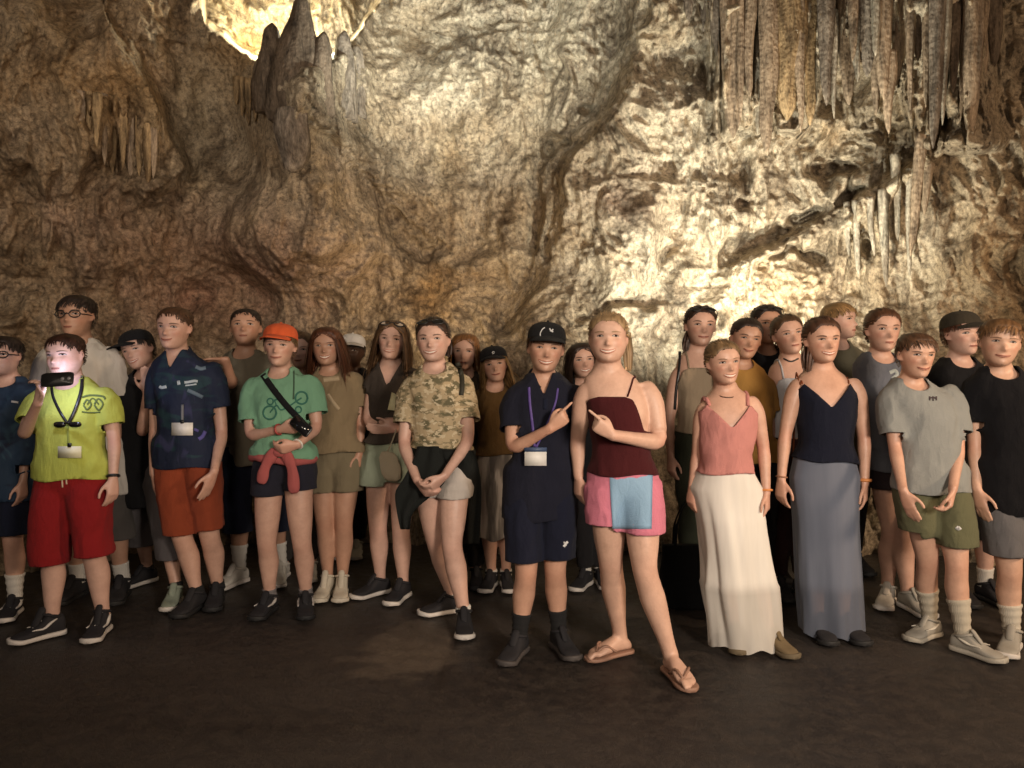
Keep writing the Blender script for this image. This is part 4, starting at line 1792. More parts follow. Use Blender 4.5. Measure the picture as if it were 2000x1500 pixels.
def wall_depth(px, py):
    px = np.asarray(px, float)
    py = np.asarray(py, float)
    q = np.stack([px / 214.0, py / 214.0, 0 * px], 1)            # about metres on the rock face
    wx = 55 * fbm(q * 1.3 + 5, 3, 41)
    wy = 55 * fbm(q * 1.3 + 31, 3, 47)
    x, y = px + wx * .6, py + wy * .6
    Y = 7.15 + 0 * px
    Y -= 1.0 * sstep(520, -200, px) + 1.0 * sstep(-100, -1300, px)
    Y -= .95 * sstep(1500, 2150, px) + 1.0 * sstep(2100, 3300, px)
    Y -= 1.9 * sstep(-60, -1000, py) ** 1.2
    Y -= .75 * sstep(520, 960, y) + .2 * sstep(900, 1050, y)
    # left hump with its drapery, and the recess right of it
    Y -= .50 * blob(x, y, 170, 200, 230, 210)
    d, s = seg_dist(x, y, [(215, 20), (255, 110), (310, 210), (345, 320), (300, 372)])
    rec = blob(x, y, 430, 240, 130, 150)
    Y += .55 * rec
    Y -= .22 * gauss(d, 34) * (s > 0) * 1.0
    Y += .16 * gauss(d - 22, 16) * (s < 0)
    # alcove behind the stalagmites and the mound that carries them
    top_edge = np.interp(px, [380, 400, 450, 505, 560, 640, 700, 760], [-60, 40, 75, 118, 128, 112, 60, -30])
    jag = 14 * fbm(q * 5, 3, 60)
    alc = sstep(10, -10, py - top_edge - jag) * sstep(385, 405, px) * sstep(770, 700, px)
    Y += 1.15 * alc
    Y -= .55 * blob(x, y, 600, 180, 110, 95) * (1 - alc)
    Y -= .75 * blob(x, y, 590, 260, 95, 210) * sstep(60, 130, y)
    Y -= .45 * blob(x, y, 560, 440, 190, 110)
    Y -= .30 * blob(x, y, 620, 520, 120, 60)
    Y += .35 * blob(x, y, 430, 560, 150, 60)
    Y -= .28 * blob(x, y, 230, 520, 110, 90)
    # lit wall leaning back towards the upper middle, smooth bowl below it
    Y += .75 * sstep(230, -60, py) * sstep(640, 760, px) * sstep(1180, 1000, px)
    Y += .40 * blob(x, y, 900, 330, 210, 200)
    d, s = seg_dist(x, y, [(650, 240), (720, 320), (800, 400), (850, 450)])
    Y -= .20 * gauss(d, 26)
    Y += .10 * gauss(d - 38, 18) * (s > 0)
    # crack that divides the right hand block from the bowl
    d, s = seg_dist(x, y, [(1205, -40), (1195, 90), (1150, 215), (1070, 310), (1035, 440), (985, 640)])
    Y -= .38 * sstep(-8, 60, -s * d) * sstep(1900, 1300, px)
    Y += .09 * gauss(d, 13)
    for cx, cy, rx, ry, a in ((1076, 292, 13, 20, .38), (1140, 212, 14, 9, .22), (1108, 282, 16, 9, .3), (1628, 322, 38, 12, .28), (1600, 335, 18, 10, .2), (1500, 240, 12, 9, .2), (1345, 175, 22, 9, .15),
                              (1455, 400, 16, 9, .2), (1690, 475, 14, 26, .30)):
        Y += a * blob(px + wx * .2, py + wy * .2, cx, cy, rx, ry)
    Y -= .25 * blob(x, y, 1230, 440, 120, 90)
    # diagonal groove across the bright block
    n1 = fbm(q * 6, 3, 77)
    d, s = seg_dist(px + wx * .25, py + wy * .25, [(1405, 508), (1500, 462), (1600, 408), (1680, 362), (1740, 320), (1850, 240)])
    wdt = np.interp(px, [1400, 1470, 1560, 1700, 1850], [26, 20, 9, 12, 26]) * (1 + .5 * n1)
    Y += .26 * gauss(d, np.maximum(wdt, 3)) * sstep(1390, 1420, px) * (.25 + .9 * sstep(-.35, .2, fbm(q * 4.5 + 3, 3, 78)))
    Y -= .16 * gauss(d - 34, 22) * (s > 0) * sstep(1390, 1450, px)
    d, s = seg_dist(px + wx * .25, py + wy * .25, [(1490, 520), (1560, 480), (1600, 500)])
    Y += .20 * gauss(d, 12 * (1 + .6 * n1)) * sstep(-.3, .2, fbm(q * 5 + 9, 3, 80))
    d, s = seg_dist(px + wx * .25, py + wy * .25, [(1085, 632), (1150, 622), (1190, 590), (1260, 596)])
    Y += .14 * gauss(d, 10) * (.2 + .9 * sstep(-.3, .2, fbm(q * 4.5 + 9, 3, 79)))
    Y -= .20 * gauss(d - 30, 22) * (s > 0)
    d, s = seg_dist(px + wx * .3, py + wy * .3, [(1300, 430), (1330, 470), (1300, 540)])
    Y += .12 * gauss(d, 16 * (1 + .6 * n1))
    # hanging curtain on the right
    low = 270 + 50 * fbm(np.stack([px / 60, 0 * px, 0 * px], 1), 3, 90) - 130 * sstep(1560, 1640, px) * sstep(1800, 1700, px)
    cur = sstep(1375, 1400, px) * sstep(1985, 1900, px)
    cm = cur * sstep(14, -24, py - low)
    Y -= .42 * cm
    fl = np.abs(fbm(np.stack([px / 38 + .25 * fbm(q * 2, 2, 95), py / 420, 0 * px], 1), 3, 91))
    Y += cm * (.26 * sstep(.20, .0, fl) - .10 * fl)
    # lower draperies
    m2 = blob(px, py, 1700, 420, 110, 130) * sstep(1590, 1640, px)
    fl2 = np.abs(fbm(np.stack([(px + .18 * py) / 30, py / 260, 0 * px + 4], 1), 2, 99))
    Y += m2 * (.16 * sstep(.2, 0, fl2) - .20)
    m3 = sstep(140, 160, px) * sstep(330, 300, px) * sstep(175, 200, py) * sstep(360, 320, py)
    fl3 = np.abs(fbm(np.stack([px / 20, py / 150, 0 * px + 8], 1), 2, 101))
    Y += m3 * (.10 * sstep(.2, 0, fl3) - .08)
    Y -= .30 * blob(x, y, 1900, 470, 130, 150)
    # grain of the rock, in metres
    W = np.stack([(px - 1000) / 1500 * Y, Y, CAMH - (py - YH) / 1500 * Y], 1)
    sm = 1 - .75 * np.clip(rec * 1.2, 0, 1) - .35 * blob(x, y, 400, 590, 160, 70)
    W2 = W + .12 * np.stack([vnoise(W * 2.2, 5), vnoise(W * 2.2, 6), vnoise(W * 2.2, 8)], 1)
    Y += .26 * fbm(W2 * .9, 3, 1) - .10 * np.abs(fbm(W2 * [1.9, 1.5, .7] + 7, 2, 3)) ** .7
    Y -= .18 * sm * (fbm(W2 * [3.0, 3.0, 1.5], 4, 11, ridged=True))
    rough = .60 + .45 * sstep(-.25, .35, fbm(W * .8, 2, 71) + .35 * sstep(1150, 1300, px) - .2 * sstep(500, 200, px))
    wl = worley(W2 * [9.5, 7, 6.5], 21)
    Y += sm * rough * .085 * (wl - .5)
    wl2 = worley(W2 * [19, 13, 13], 31)
    Y += sm * rough * .048 * (wl2 - .5)
    Y -= sm * (.022 + .030 * rough) * fbm(W2 * [11, 11, 8], 3, 23, ridged=True)
    return Y


def axis(parts):
    a = np.concatenate([np.linspace(s, e, n, endpoint=False) for s, e, n in parts])
    return np.append(a, parts[-1][1])


gx = axis([(-1700, -30, 55), (-30, 2030, 720), (2030, 3700, 55)])
gy = axis([(-1150, -30, 48), (-30, 690, 252), (690, 1130, 62)])
GX, GY = np.meshgrid(gx, gy)
px_, py_ = GX.ravel(), GY.ravel()
Yw = wall_depth(px_, py_)
Vw = np.stack([(px_ - 1000) / FPX * Yw, Yw, CAMH - (py_ - YH) / FPX * Yw], 1)
nx_ = len(gx)
i, j = np.meshgrid(np.arange(len(gy) - 1), np.arange(nx_ - 1), indexing='ij')
a = (i * nx_ + j).ravel()
Qw = np.stack([a, a + nx_, a + nx_ + 1, a + 1], 1)
Qw = Qw[(Vw[Qw][:, :, 2].max(1) > -.15)]
# mineral tints and some painted lamp glow on the rock, each with its own place and outline
wn = fbm(Vw * 1.7, 4, 201)
wn2 = fbm(Vw * 3.5, 4, 203)
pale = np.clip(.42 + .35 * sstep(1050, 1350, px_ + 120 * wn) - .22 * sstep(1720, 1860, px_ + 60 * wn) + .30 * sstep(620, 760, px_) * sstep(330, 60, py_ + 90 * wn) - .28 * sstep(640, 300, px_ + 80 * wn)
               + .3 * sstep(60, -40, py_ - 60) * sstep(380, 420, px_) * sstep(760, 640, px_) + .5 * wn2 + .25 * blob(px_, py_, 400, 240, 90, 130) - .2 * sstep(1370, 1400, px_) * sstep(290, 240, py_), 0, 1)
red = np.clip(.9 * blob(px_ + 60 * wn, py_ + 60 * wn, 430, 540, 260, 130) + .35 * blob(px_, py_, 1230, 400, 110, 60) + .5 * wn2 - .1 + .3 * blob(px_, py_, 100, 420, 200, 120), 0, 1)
ochre = np.clip(1.1 * blob(px_ + 30 * wn, py_ + 40 * wn, 830, 560, 55, 70) + .7 * blob(px_ + 60 * wn, py_ + 60 * wn, 230, 180, 190, 120) + .8 * blob(px_, py_, 480, 90, 60, 40) + .5 * blob(px_, py_, 1560, 570, 150, 60)  # last two blobs paint the floodlights' yellow glow into the rock
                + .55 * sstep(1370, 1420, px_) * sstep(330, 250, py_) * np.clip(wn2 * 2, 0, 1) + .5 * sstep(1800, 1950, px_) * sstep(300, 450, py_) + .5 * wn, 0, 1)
rough_ = np.clip(.62 + .7 * sstep(-.3, .45, fbm(Vw * .8, 2, 71) + .45 * sstep(1120, 1300, px_) - .25 * sstep(500, 200, px_)) - .5 * blob(px_, py_, 400, 240, 120, 130), .25, 1)
green = np.clip(.7 * blob(px_, py_, 390, 230, 70, 120) + .5 * blob(px_, py_, 620, 160, 60, 120) + .25 * sstep(.1, .5, wn), 0, 1)


def m_rock(name, attrs=True, c=None):
    t = NT(name)
    co = t.coord()
    n1 = t.noise(5, 6, .62, dist=.4)
    st = None if attrs else (1, 1, .16)
    n2 = t.noise(26, 5, .65, stretch=st)
    n3 = t.noise(90, 4, .6, stretch=None if attrs else (1, 1, .4))
    if attrs:
        A = {k: t.n('Attribute', attribute_name=k).outputs['Fac'] for k in ('pale', 'red', 'ochre', 'green', 'rough')}
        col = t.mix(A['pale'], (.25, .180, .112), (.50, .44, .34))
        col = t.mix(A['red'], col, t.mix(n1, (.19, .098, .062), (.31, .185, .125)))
        oc = t.mix(n1, (.30, .175, .070), (.46, .30, .13))
        f = t.n('Math', operation='MULTIPLY')
        t.l(A['ochre'], f.inputs[0])
        f.inputs[1].default_value = .7
        col = t.mix(f.outputs[0], col, oc)
        f = t.n('Math', operation='MULTIPLY')
        t.l(A['green'], f.inputs[0])
        f.inputs[1].default_value = .5
        col = t.mix(f.outputs[0], col, (.25, .235, .17))
    else:
        col = t.mix(n1, sc(c, .6), sc(c, 1.3))
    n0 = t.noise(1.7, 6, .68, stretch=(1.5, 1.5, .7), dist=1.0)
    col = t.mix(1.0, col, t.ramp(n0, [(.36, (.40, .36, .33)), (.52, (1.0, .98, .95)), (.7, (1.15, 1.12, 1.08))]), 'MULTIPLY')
    sp = t.ramp(n2, [(.32, .40), (.5, 1.0), (.68, 1.40)])
    col = t.mix(1.0, col, sp, 'MULTIPLY')
    sp2 = t.ramp(n3, [(.35, .72), (.65, 1.25)])
    col = t.mix(.8, col, sp2, 'MULTIPLY')
    t.base(col)
    t.rough(.78)
    t.b.inputs['Specular IOR Level'].default_value = .35
    v = t.n('TexVoronoi', feature='SMOOTH_F1')
    v.inputs['Scale'].default_value = 30
    t.l(co, v.inputs['Vector'])
    h = t.mix(.45, n2, v.outputs['Distance'])
    h = t.mix(.3, h, n3)
    if attrs:
        h = t.mix(A['rough'], (.5, .5, .5), h)
    t.bump(h, .75, .05)
    return t.m


ROCK = m_rock('cave_rock')
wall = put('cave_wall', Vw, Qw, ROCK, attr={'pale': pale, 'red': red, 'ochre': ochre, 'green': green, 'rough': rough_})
wall['kind'] = 'structure'


def dripstone(name, px, py0, py1, wpx, Y, mat, parent, origin, up=False, seedn=0, blunt=.10, lean=0.0, n=26, seg=18, bulge=0.0):
    """A tapering, fluted stone; py0 is the thick end, py1 the tip."""
    rng = np.random.default_rng(seedn + int(px * 3 + py0))
    t = np.linspace(0, 1, n)
    A, B = P(px, py0, Y), P(px + lean, py1, Y)
    L = np.linalg.norm(B - A)
    C = A + np.outer(t, B - A)
    r0 = wpx / 2 / FPX * Y
    w = fbm(np.stack([t * 3.1 + rng.uniform(0, 90), 0 * t, 0 * t], 1), 3, 5)
    r = r0 * ((1 - t) ** (.75 if up else .55) * (1 - blunt) + blunt) * (1 + .12 * w) * (1 + bulge * np.sin(t * np.pi))
    r[-1] *= .25
    r[-2] *= .7
    off = fbm(np.stack([t * 2.2 + rng.uniform(0, 90), 0 * t, 0 * t], 1), 2, 6)
    C[:, 0] += off * r0 * .35
    ph = rng.uniform(0, 6.28, 3)

    def mod(tv, th):
        return 1 + .10 * np.sin(5 * th + ph[0] + tv * .8) + .06 * np.sin(9 * th + ph[1] - tv * 1) + .05 * np.sin(3 * th + ph[2] + 6 * tv)
    V, F = Geo().loft(C, [1, 0, 0], [0, 1, 0], r, r * .85, seg=seg, mod=mod).arrays()
    V = V + (.05 * r0 + .004) * np.stack([fbm(V * [13, 13, 4] + k, 3, 7 + k) for k in (0, 11, 23)], 1)
    o = put(name, V, F, mat, parent, origin)
    return o


def wy(px, py):
    return float(wall_depth(np.array([px]), np.array([py]))[0])


R_TAN = m_rock('dripstone_tan', False, (.36, .275, .195))
R_GREY = m_rock('dripstone_grey', False, (.28, .235, .19))
R_OCH = m_rock('dripstone_ochre', False, (.38, .27, .15))
R_DARK = m_rock('dripstone_dark', False, (.17, .13, .095))
R_PALE = m_rock('dripstone_pale', False, (.40, .36, .29))

# the hanging curtain at the upper right
o0 = P(1600, -40, 6.0)
cur = thing('stalactite_curtain', 'curtain of long brown stalactites hanging at the upper right above the lit rock', 'stalactites', o0)
for k, (px, y0, y1, w, mt, ln) in enumerate(((1428, -60, 268, 58, R_TAN, 6), (1462, -60, 190, 30, R_TAN, 2), (1494, -60, 304, 44, R_TAN, 8), (1535, -60, 236, 74, R_OCH, 4), (1583, -60, 245, 40, R_OCH, -4),
                                             (1612, -60, 206, 34, R_GREY, 2), (1650, -60, 206, 44, R_TAN, 8), (1690, -60, 150, 40, R_GREY, 4), (1724, -60, 196, 36, R_TAN, 0), (1760, -60, 168, 34, R_TAN, -6),
                                             (1795, -60, 120, 30, R_DARK, 0), (1836, -60, 290, 34, R_GREY, -12), (1868, -60, 180, 30, R_DARK, -4), (1905, -60, 272, 44, R_TAN, -14), (1940, -60, 130, 34, R_DARK, 0),
                                             (1372, -60, 62, 26, R_GREY, 3), (1396, -60, 112, 24, R_GREY, 2), (1345, -60, 40, 26, R_GREY, 0), (1708, 60, 225, 22, R_TAN, 3), (1672, 40, 160, 20, R_PALE, 2), (1740, 100, 262, 26, R_TAN, -6),
                                             (1410, 40, 205, 18, R_PALE, 4), (1478, 60, 262, 16, R_PALE, 3), (1446, -60, 230, 20, R_TAN, 2), (1560, -60, 258, 22, R_TAN, 3), (1628, 20, 232, 16, R_PALE, 2), (1780, -60, 215, 20, R_TAN, -4), (1815, -60, 210, 20, R_TAN, -6), (1850, -20, 245, 18, R_PALE, -8), (1886, -60, 235, 20, R_TAN, -8), (1925, -60, 190, 24, R_TAN, -8), (1664, -60, 120, 24, R_TAN, 2), (1708, -60, 110, 22, R_PALE, 2))):
    Yk = min(wy(px, max(y0, -20)), wy(px, min(y1, 60)), wy(px, 100)) + .035 - .04 * (k % 3)
    dripstone('stalactite', px, y0, y1, w * .92, Yk, mt, cur, o0, seedn=k, lean=ln, bulge=.15, blunt=.22)

o0 = P(240, 190, 5.9)
drp = thing('flowstone_drapery', 'fringe of thin ochre stalactites under the bulge of the left wall', 'stalactites', o0)
for k, (px, y0, y1, w) in enumerate(((158, 178, 262, 17), (172, 180, 305, 18), (189, 182, 290, 17), (204, 184, 322, 18), (222, 190, 338, 20), (240, 200, 330, 17), (256, 212, 352, 19), (272, 222, 344, 17), (288, 232, 366, 20), (300, 250, 350, 15))):
    dripstone('stalactite', px, y0, y1, w, wy(px, (y0 + y1) / 2) - .01, R_OCH if k % 3 else R_TAN, drp, o0, seedn=40 + k, n=18, seg=12, blunt=.2, bulge=.2)

o0 = P(485, 170, 6.5)
drp = thing('flowstone_drapery', 'small yellowish stalactites left of the dark stalagmite tower', 'stalactites', o0)
for k, (px, y0, y1, w) in enumerate(((462, 150, 205, 14), (474, 152, 228, 15), (486, 154, 246, 15), (498, 156, 240, 14), (509, 150, 222, 14))):
    dripstone('stalactite', px, y0, y1, w, min(wy(px, y1), wy(px, y0)) - .06, R_OCH, drp, o0, seedn=60 + k, n=16, seg=12, blunt=.2)

o0 = P(600, 200, 6.45)
tow = thing('stalagmite_tower', 'dark pointed stalagmites standing before the bright lamp glow at top', 'stalagmites', o0)
Yt = wy(590, 200) + .14
for k, (px, y0, y1, w, dy, ln) in enumerate(((587, 240, -14, 100, 0, -4), (536, 220, 46, 68, .05, -2), (627, 230, 62, 56, -.04, 2), (668, 235, 60, 58, .10, 2), (692, 230, 88, 46, .16, 2), (512, 215, 92, 34, .02, 0))):
    dripstone('stalagmite', px, y0, y1, w, max(wy(px, y0), wy(px, y0 - 40)) + w / 2 / FPX * 6.3 * .9, R_DARK if k in (0, 1, 2, 5) else R_GREY, tow, o0, up=True, seedn=80 + k, lean=ln, blunt=.12 if k == 0 else .30, bulge=.30)
dripstone('pale_column', 572, 215, 338, 50, wy(572, 230) + .02, R_GREY, tow, o0, seedn=95, blunt=.5, bulge=.5)

o0 = P(1780, 430, 6.0)
drp = thing('flowstone_drapery', 'slender pale draperies running down right of the brightest rock', 'stalactites', o0)
for k, (px, y0, y1, w, ln) in enumerate(((1655, 395, 500, 14, 2), (1672, 392, 540, 16, 4), (1698, 385, 500, 14, 8), (1722, 370, 560, 20, 10), (1750, 300, 470, 20, 4), (1775, 330, 540, 15, 2), (1800, 260, 500, 24, -20), (1830, 230, 420, 22, -24))):
    dripstone('stalactite', px, y0, y1, w, min(wy(px, y0), wy(px + ln, y1), wy(px, (y0 + y1) / 2)) - .02, R_PALE if k < 6 else R_TAN, drp, o0, seedn=110 + k, n=20, seg=12, blunt=.3, lean=ln)

# floor of worn dark asphalt with a rough patch and a seam
fx = axis([(-9, -3.2, 12), (-3.2, 3.2, 200), (3.2, 9, 12)])
fy = axis([(-4, 2.2, 10), (2.2, 5.2, 130), (5.2, 8.5, 30)])
FX, FY = np.meshgrid(fx, fy)
Vf = np.stack([FX.ravel(), FY.ravel(), 0 * FX.ravel()], 1)
pc = ground(785, 1262)
d = Vf[:, :2] - pc[:2]
fn_ = fbm(Vf * 6, 4, 301)
patch = sstep(1.2, .70, np.sqrt((d[:, 0] / .22) ** 2 + (d[:, 1] / .31) ** 2) + .9 * fn_)
a_, b_ = ground(905, 1205), ground(848, 1345)
ab = (b_ - a_)[:2]
tt = np.clip(((Vf[:, :2] - a_[:2]) @ ab) / (ab @ ab), 0, 1)
ds = np.linalg.norm(Vf[:, :2] - a_[:2] - tt[:, None] * ab + .02 * fn_[:, None], axis=1)
seam = np.exp(-(ds / .018) ** 2)
wear = np.clip(.5 + .9 * fbm(Vf * [1.1, 2.4, 1], 4, 311), 0, 1)
Vf[:, 2] = .004 * fbm(Vf * 2.5, 3, 320) - .004 + .004 * patch * (.6 + fbm(Vf * 25, 2, 330)) - .008 * seam
i, j = np.meshgrid(np.arange(len(fy) - 1), np.arange(len(fx) - 1), indexing='ij')
a = (i * len(fx) + j).ravel()
Qf = np.stack([a, a + 1, a + len(fx) + 1, a + len(fx)], 1)
t = NT('asphalt')
A = {k: t.n('Attribute', attribute_name=k).outputs['Fac'] for k in ('patch', 'wear', 'seam')}
g1, g2 = t.noise(240, 3), t.noise(14, 5, .6)
col = t.mix(A['wear'], (.020, .0175, .0175), (.052, .046, .043))
col = t.mix(t.ramp(g2, [(.4, 0.0), (.7, .6)]), col, (.070, .055, .044))
col = t.mix(A['patch'], col, t.mix(g2, (.060, .049, .040), (.165, .132, .102)))
col = t.mix(A['seam'], col, (.020, .016, .014))
col = t.mix(.5, col, t.ramp(t.noise(70, 5, .7), [(.32, .45), (.72, 1.7)]), 'MULTIPLY')
t.base(col)
t.l(t.ramp(g2, [(.3, .28), (.7, .56)]), t.b.inputs['Roughness'])
t.b.inputs['Specular IOR Level'].default_value = .35
t.bump(t.mix(.6, g2, g1), .8, .012)
fl_ = put('cave_floor', Vf, Qf, t.m, attr={'patch': patch, 'wear': wear, 'seam': seam})
fl_['kind'] = 'structure'

# ------------------------------------------------------------------ the visitors
SKIN = (.57, .35, .265)
PALE = (.62, .40, .32)
TAN = (.47, .27, .185)
DEEP = (.085, .042, .025)
BROWN = (.075, .040, .021)
DARKH = (.022, .014, .011)
AUBURN = (.085, .030, .014)
BLOND = (.24, .145, .062)
DBLOND = (.13, .076, .034)
GINGER = (.17, .075, .026)
M = {
    'eye_white': m_plain('eye_white', (.42, .36, .33), .25), 'iris': m_plain('iris', (.015, .010, .008), .2), 'lash': m_plain('lash', (.05, .025, .016), .7),
    'teeth': m_plain('teeth', (.74, .68, .60), .35), 'dark_mouth': m_plain('dark_mouth', (.06, .015, .012), .6),
    'black_plastic': m_plain('black_plastic', (.012, .012, .013), .35), 'white_rubber': m_plain('white_rubber', (.62, .58, .54), .6),
    'black_rubber': m_plain('black_rubber', (.012, .012, .013), .7), 'grey_rubber': m_plain('grey_rubber', (.35, .33, .29), .7),
    'white_card': m_plain('white_card', (.80, .78, .74), .5), 'black_mesh': m_plain('shoe_cloth', (.014, .013, .016), .85),
    'grey_mesh': m_plain('shoe_cloth', (.33, .31, .27), .85), 'cream_mesh': m_plain('shoe_cloth', (.56, .50, .40), .85), 'white_mesh': m_plain('shoe_cloth', (.58, .55, .50), .8),
    'clear_lens': m_plain('dark_lens', (.02, .018, .016), .12), 'sun_lens': m_plain('dark_lens', (.010, .009, .009), .1),
}


def _clear():
    t = NT('clear_lens')
    t.base((.9, .9, .9))
    t.rough(.05)
    t.b.inputs['Transmission Weight'].default_value = 1.0
    t.b.inputs['IOR'].default_value = 1.05
    t.b.inputs['Alpha'].default_value = .25
    return t.m


M['clear_lens'] = _clear()
def sheer_alpha(t, a):
    """The lowest tier of a skirt is thin enough for the legs to show."""
    at = t.n('Attribute', attribute_name='sheer')
    m = t.n('MapRange')
    m.inputs['To Min'].default_value = 1.0
    m.inputs['To Max'].default_value = a
    t.l(at.outputs['Fac'], m.inputs['Value'])
    t.l(m.outputs[0], t.b.inputs['Alpha'])


BLACK = m_cloth((.011, .011, .013))
NAVY = m_cloth((.012, .015, .032))
WHITE_PRINT = m_plain('white_print', (.62, .62, .62), .6)
WSOCK = m_knit((.68, .65, .60))
BSOCK = m_knit((.012, .012, .013))


# ---- front and middle row, from the picture's left edge
def d_edge(p):
    t = p.top('jacket', m_sport((.020, .040, .075), (.012, .018, .040), (.035, .075, .110)), 975, sleeve=1.75, ease=.024, neck='crew', amp=.008)
    p.marks('chest_logo', WHITE_PRINT, [([(22, 784), (36, 786)], 4)], p.top_bvh, t)
    p.shorts('shorts', NAVY, 1040)
    p.socks(WSOCK, .24)
    p.shoes(M['black_mesh'], M['white_rubber'], mark=M['white_rubber'])


person(dict(label='person in dark blue jacket with glasses, cut by the left picture edge', x=6, top=658, chin=733, fl=(-28, 1205, -20), fr=(28, 1200, 15), hair=DARKH, style='short',
            mood='neutral', glasses=True, el=(-50, 850, .02), er=(52, 850, .03), wr=(45, 940, .08), yaw=10, girl=False, skin=SKIN), d_edge)


def d_lime(p):
    t = p.top('t_shirt', m_cloth((.50, .56, .11)), 931, sleeve=.66, ease=.016, amp=.006, flare=.012)
    G = Geo()
    PR = m_plain('green_print', (.10, .14, .035), .8)
    p.marks('chest_print', PR, [([(163, 790), (170, 781), (178, 790), (170, 800), (163, 791)], 3.5), ([(184, 790), (192, 779), (201, 789), (193, 801), (184, 791)], 3.5),
                                ([(160, 776), (176, 772), (200, 774), (206, 780)], 4), ([(170, 790), (181, 778), (193, 790)], 3), ([(160, 804), (176, 806), (196, 805)], 3)], p.top_bvh, t)
    p.shorts('shorts', m_cloth((.27, .015, .017)), (1094, 1080), waist=925, ease=.024, flare=.020)
    ds = p.short_bvh
    p.marks('drawstring', m_plain('cord', (.7, .55, .4), .8), [([(121, 934), (122, 952)], 3.2), ([(129, 934), (130, 946)], 3.2)], ds, p.short_obj, thick=.006)
    p.shoes(M['black_mesh'], M['white_rubber'], kind='high', mark=M['white_rubber'])
    lan = p.band('lanyard', M['black_plastic'], [(100, 752), (104, 775), (116, 802), (131, 826)], 5.5, p.top_bvh, thick=.006)
    p.band('lanyard_strap', M['black_plastic'], [(161, 733), (158, 765), (146, 802), (133, 828)], 7.0, p.top_bvh, lan, thick=.006)
    p.band('lanyard_tail', m_plain('cord', (.25, .30, .06), .8), [(132, 830), (133, 850), (134, 872)], 4, p.top_bvh, lan, thick=.006)
    # sunglasses hooked on the lanyard
    G = Geo()
    for sg in (-1, 1):
        c = P(132 + sg * 15, 829, p.D - .155)
        a = np.linspace(0, 2 * np.pi, 15)
        G.loft(np.array([c + p.F * .004, c - p.F * .004]), p.U, p.Z, .030, .014, seg=16, power=3)
    G.tube(np.array([P(125, 826, p.D - .158), P(139, 826, p.D - .158)]), .004, seg=6)
    V, F = G.arrays()
    put('sunglasses', V, F, M['sun_lens'], p.root, p.base)
    p.badge(136, 883, 44, 22, p.top_bvh, m_plain('name_card', (.80, .78, .55), .5), M['black_plastic'])
    p.bracelet('r', M['black_plastic'], .008, .012)


LIME = person(dict(label='boy in lime green T-shirt and red shorts holding a phone before his face', x=128, top=634, chin=736, fl=(100, 1243, -42), fr=(200, 1236, 8), hair=(.035, .014, .009), style='crop', sweep=.3,
                   mood='neutral', stout=1.22, broad=.98, fat=1.12, legr=1.06, sl=(76, 776), sr=(207, 772), el=(45, 852, .10), wl=(74, 786, .26), hl=('hold', (.28, .10, .95), (.9, .45, -.1)),
                   er=(224, 862, .0), wr=(221, 934, .05), skin=PALE, voxel=.0056, dec=.55, hroll=-2), d_lime)


def d_tall(p):
    p.top('t_shirt', m_cloth((.72, .67, .61)), 960, sleeve=.7, ease=.020, amp=.008)
    p.shorts('shorts', m_cloth((.10, .09, .085)), 1050)
    p.socks(WSOCK, .22)
    p.shoes(M['black_mesh'], M['black_rubber'])


person(dict(label='tall person with black hair and glasses in cream T-shirt standing behind the lime shirt', x=150, top=558, chin=658, fl=(150, 1166, -5), fr=(238, 1166, 12), hair=DARKH, style='short', sweep=-.4,
            mood='neutral', glasses=True, broad=.94, el=(70, 800, .02), er=(232, 815, .02), skin=TAN, voxel=.008), d_tall)


def d_blackcap(p):
    t = p.top('t_shirt', BLACK, 985, sleeve=.6, ease=.022, amp=.008)
    p.shorts('shorts', m_cloth((.11, .10, .105)), 1075)
    p.socks(BSOCK, .12)
    p.shoes(M['black_mesh'], M['white_rubber'], mats=[M['black_mesh'], m_plain('shoe_cloth', (.26, .30, .24), .85)])


person(dict(label='person in black cap and black T-shirt tilting the head, one arm raised to the chin', x=270, top=632, chin=720, fl=(287, 1138, -30), fr=(343, 1178, 10), hair=DARKH, style='short', girl=False,
            cap=dict(mat=BLACK, yaw=-34), mood='grin', hroll=-17, hyaw=-10, sl=(235, 755), sr=(300, 752), er=(276, 852, .16), wr=(287, 768, .18), hr=('flat', (.05, .1, 1), (-.8, .4, .2)), el=(232, 845, .05),
            skin=SKIN, voxel=.007, hip=285), d_blackcap)


def d_navyprint(p):
    t = p.top('polo_shirt', m_sport((.012, .018, .042), (.016, .040, .055), (.030, .034, .085)), 909, sleeve=.62, ease=.014, neck='polo', amp=.005)
    p.collar(NAVY, .55)
    lp = m_plain('pale_print', (.42, .50, .56), .6)
    p.marks('chest_logo', lp, [([(311, 755), (316, 757), (325, 755)], 6), ([(346, 748), (352, 747)], 8), ([(360, 747), (369, 746), (380, 744), (386, 745)], 5), ([(362, 753), (372, 752), (384, 750)], 3)], p.top_bvh, t)
    p.marks('sleeve_stripe', m_plain('grey_print', (.11, .16, .22), .7), [([(366, 762), (380, 768), (396, 776)], 7), ([(382, 716), (392, 720), (402, 718)], 7)], p.top_bvh, t)
    p.marks('side_print', m_plain('violet_print', (.10, .09, .32), .7), [([(388, 858), (396, 852), (401, 842)], 7), ([(379, 838), (388, 842)], 5)], p.top_bvh, t)
    lan = p.band('lanyard', m_plain('cord', (.16, .17, .19), .7), [(356, 790), (356, 806), (356, 824)], 5, p.top_bvh, thick=.006)
    p.badge(356, 838, 40, 24, p.top_bvh, M['white_card'], M['black_plastic'])
    p.shorts('shorts', m_cloth((.27, .056, .024)), (1036, 1030), waist=902, ease=.018, flare=.012)
    p.socks(BSOCK, .13)
    p.shoes(M['black_mesh'], M['black_rubber'])


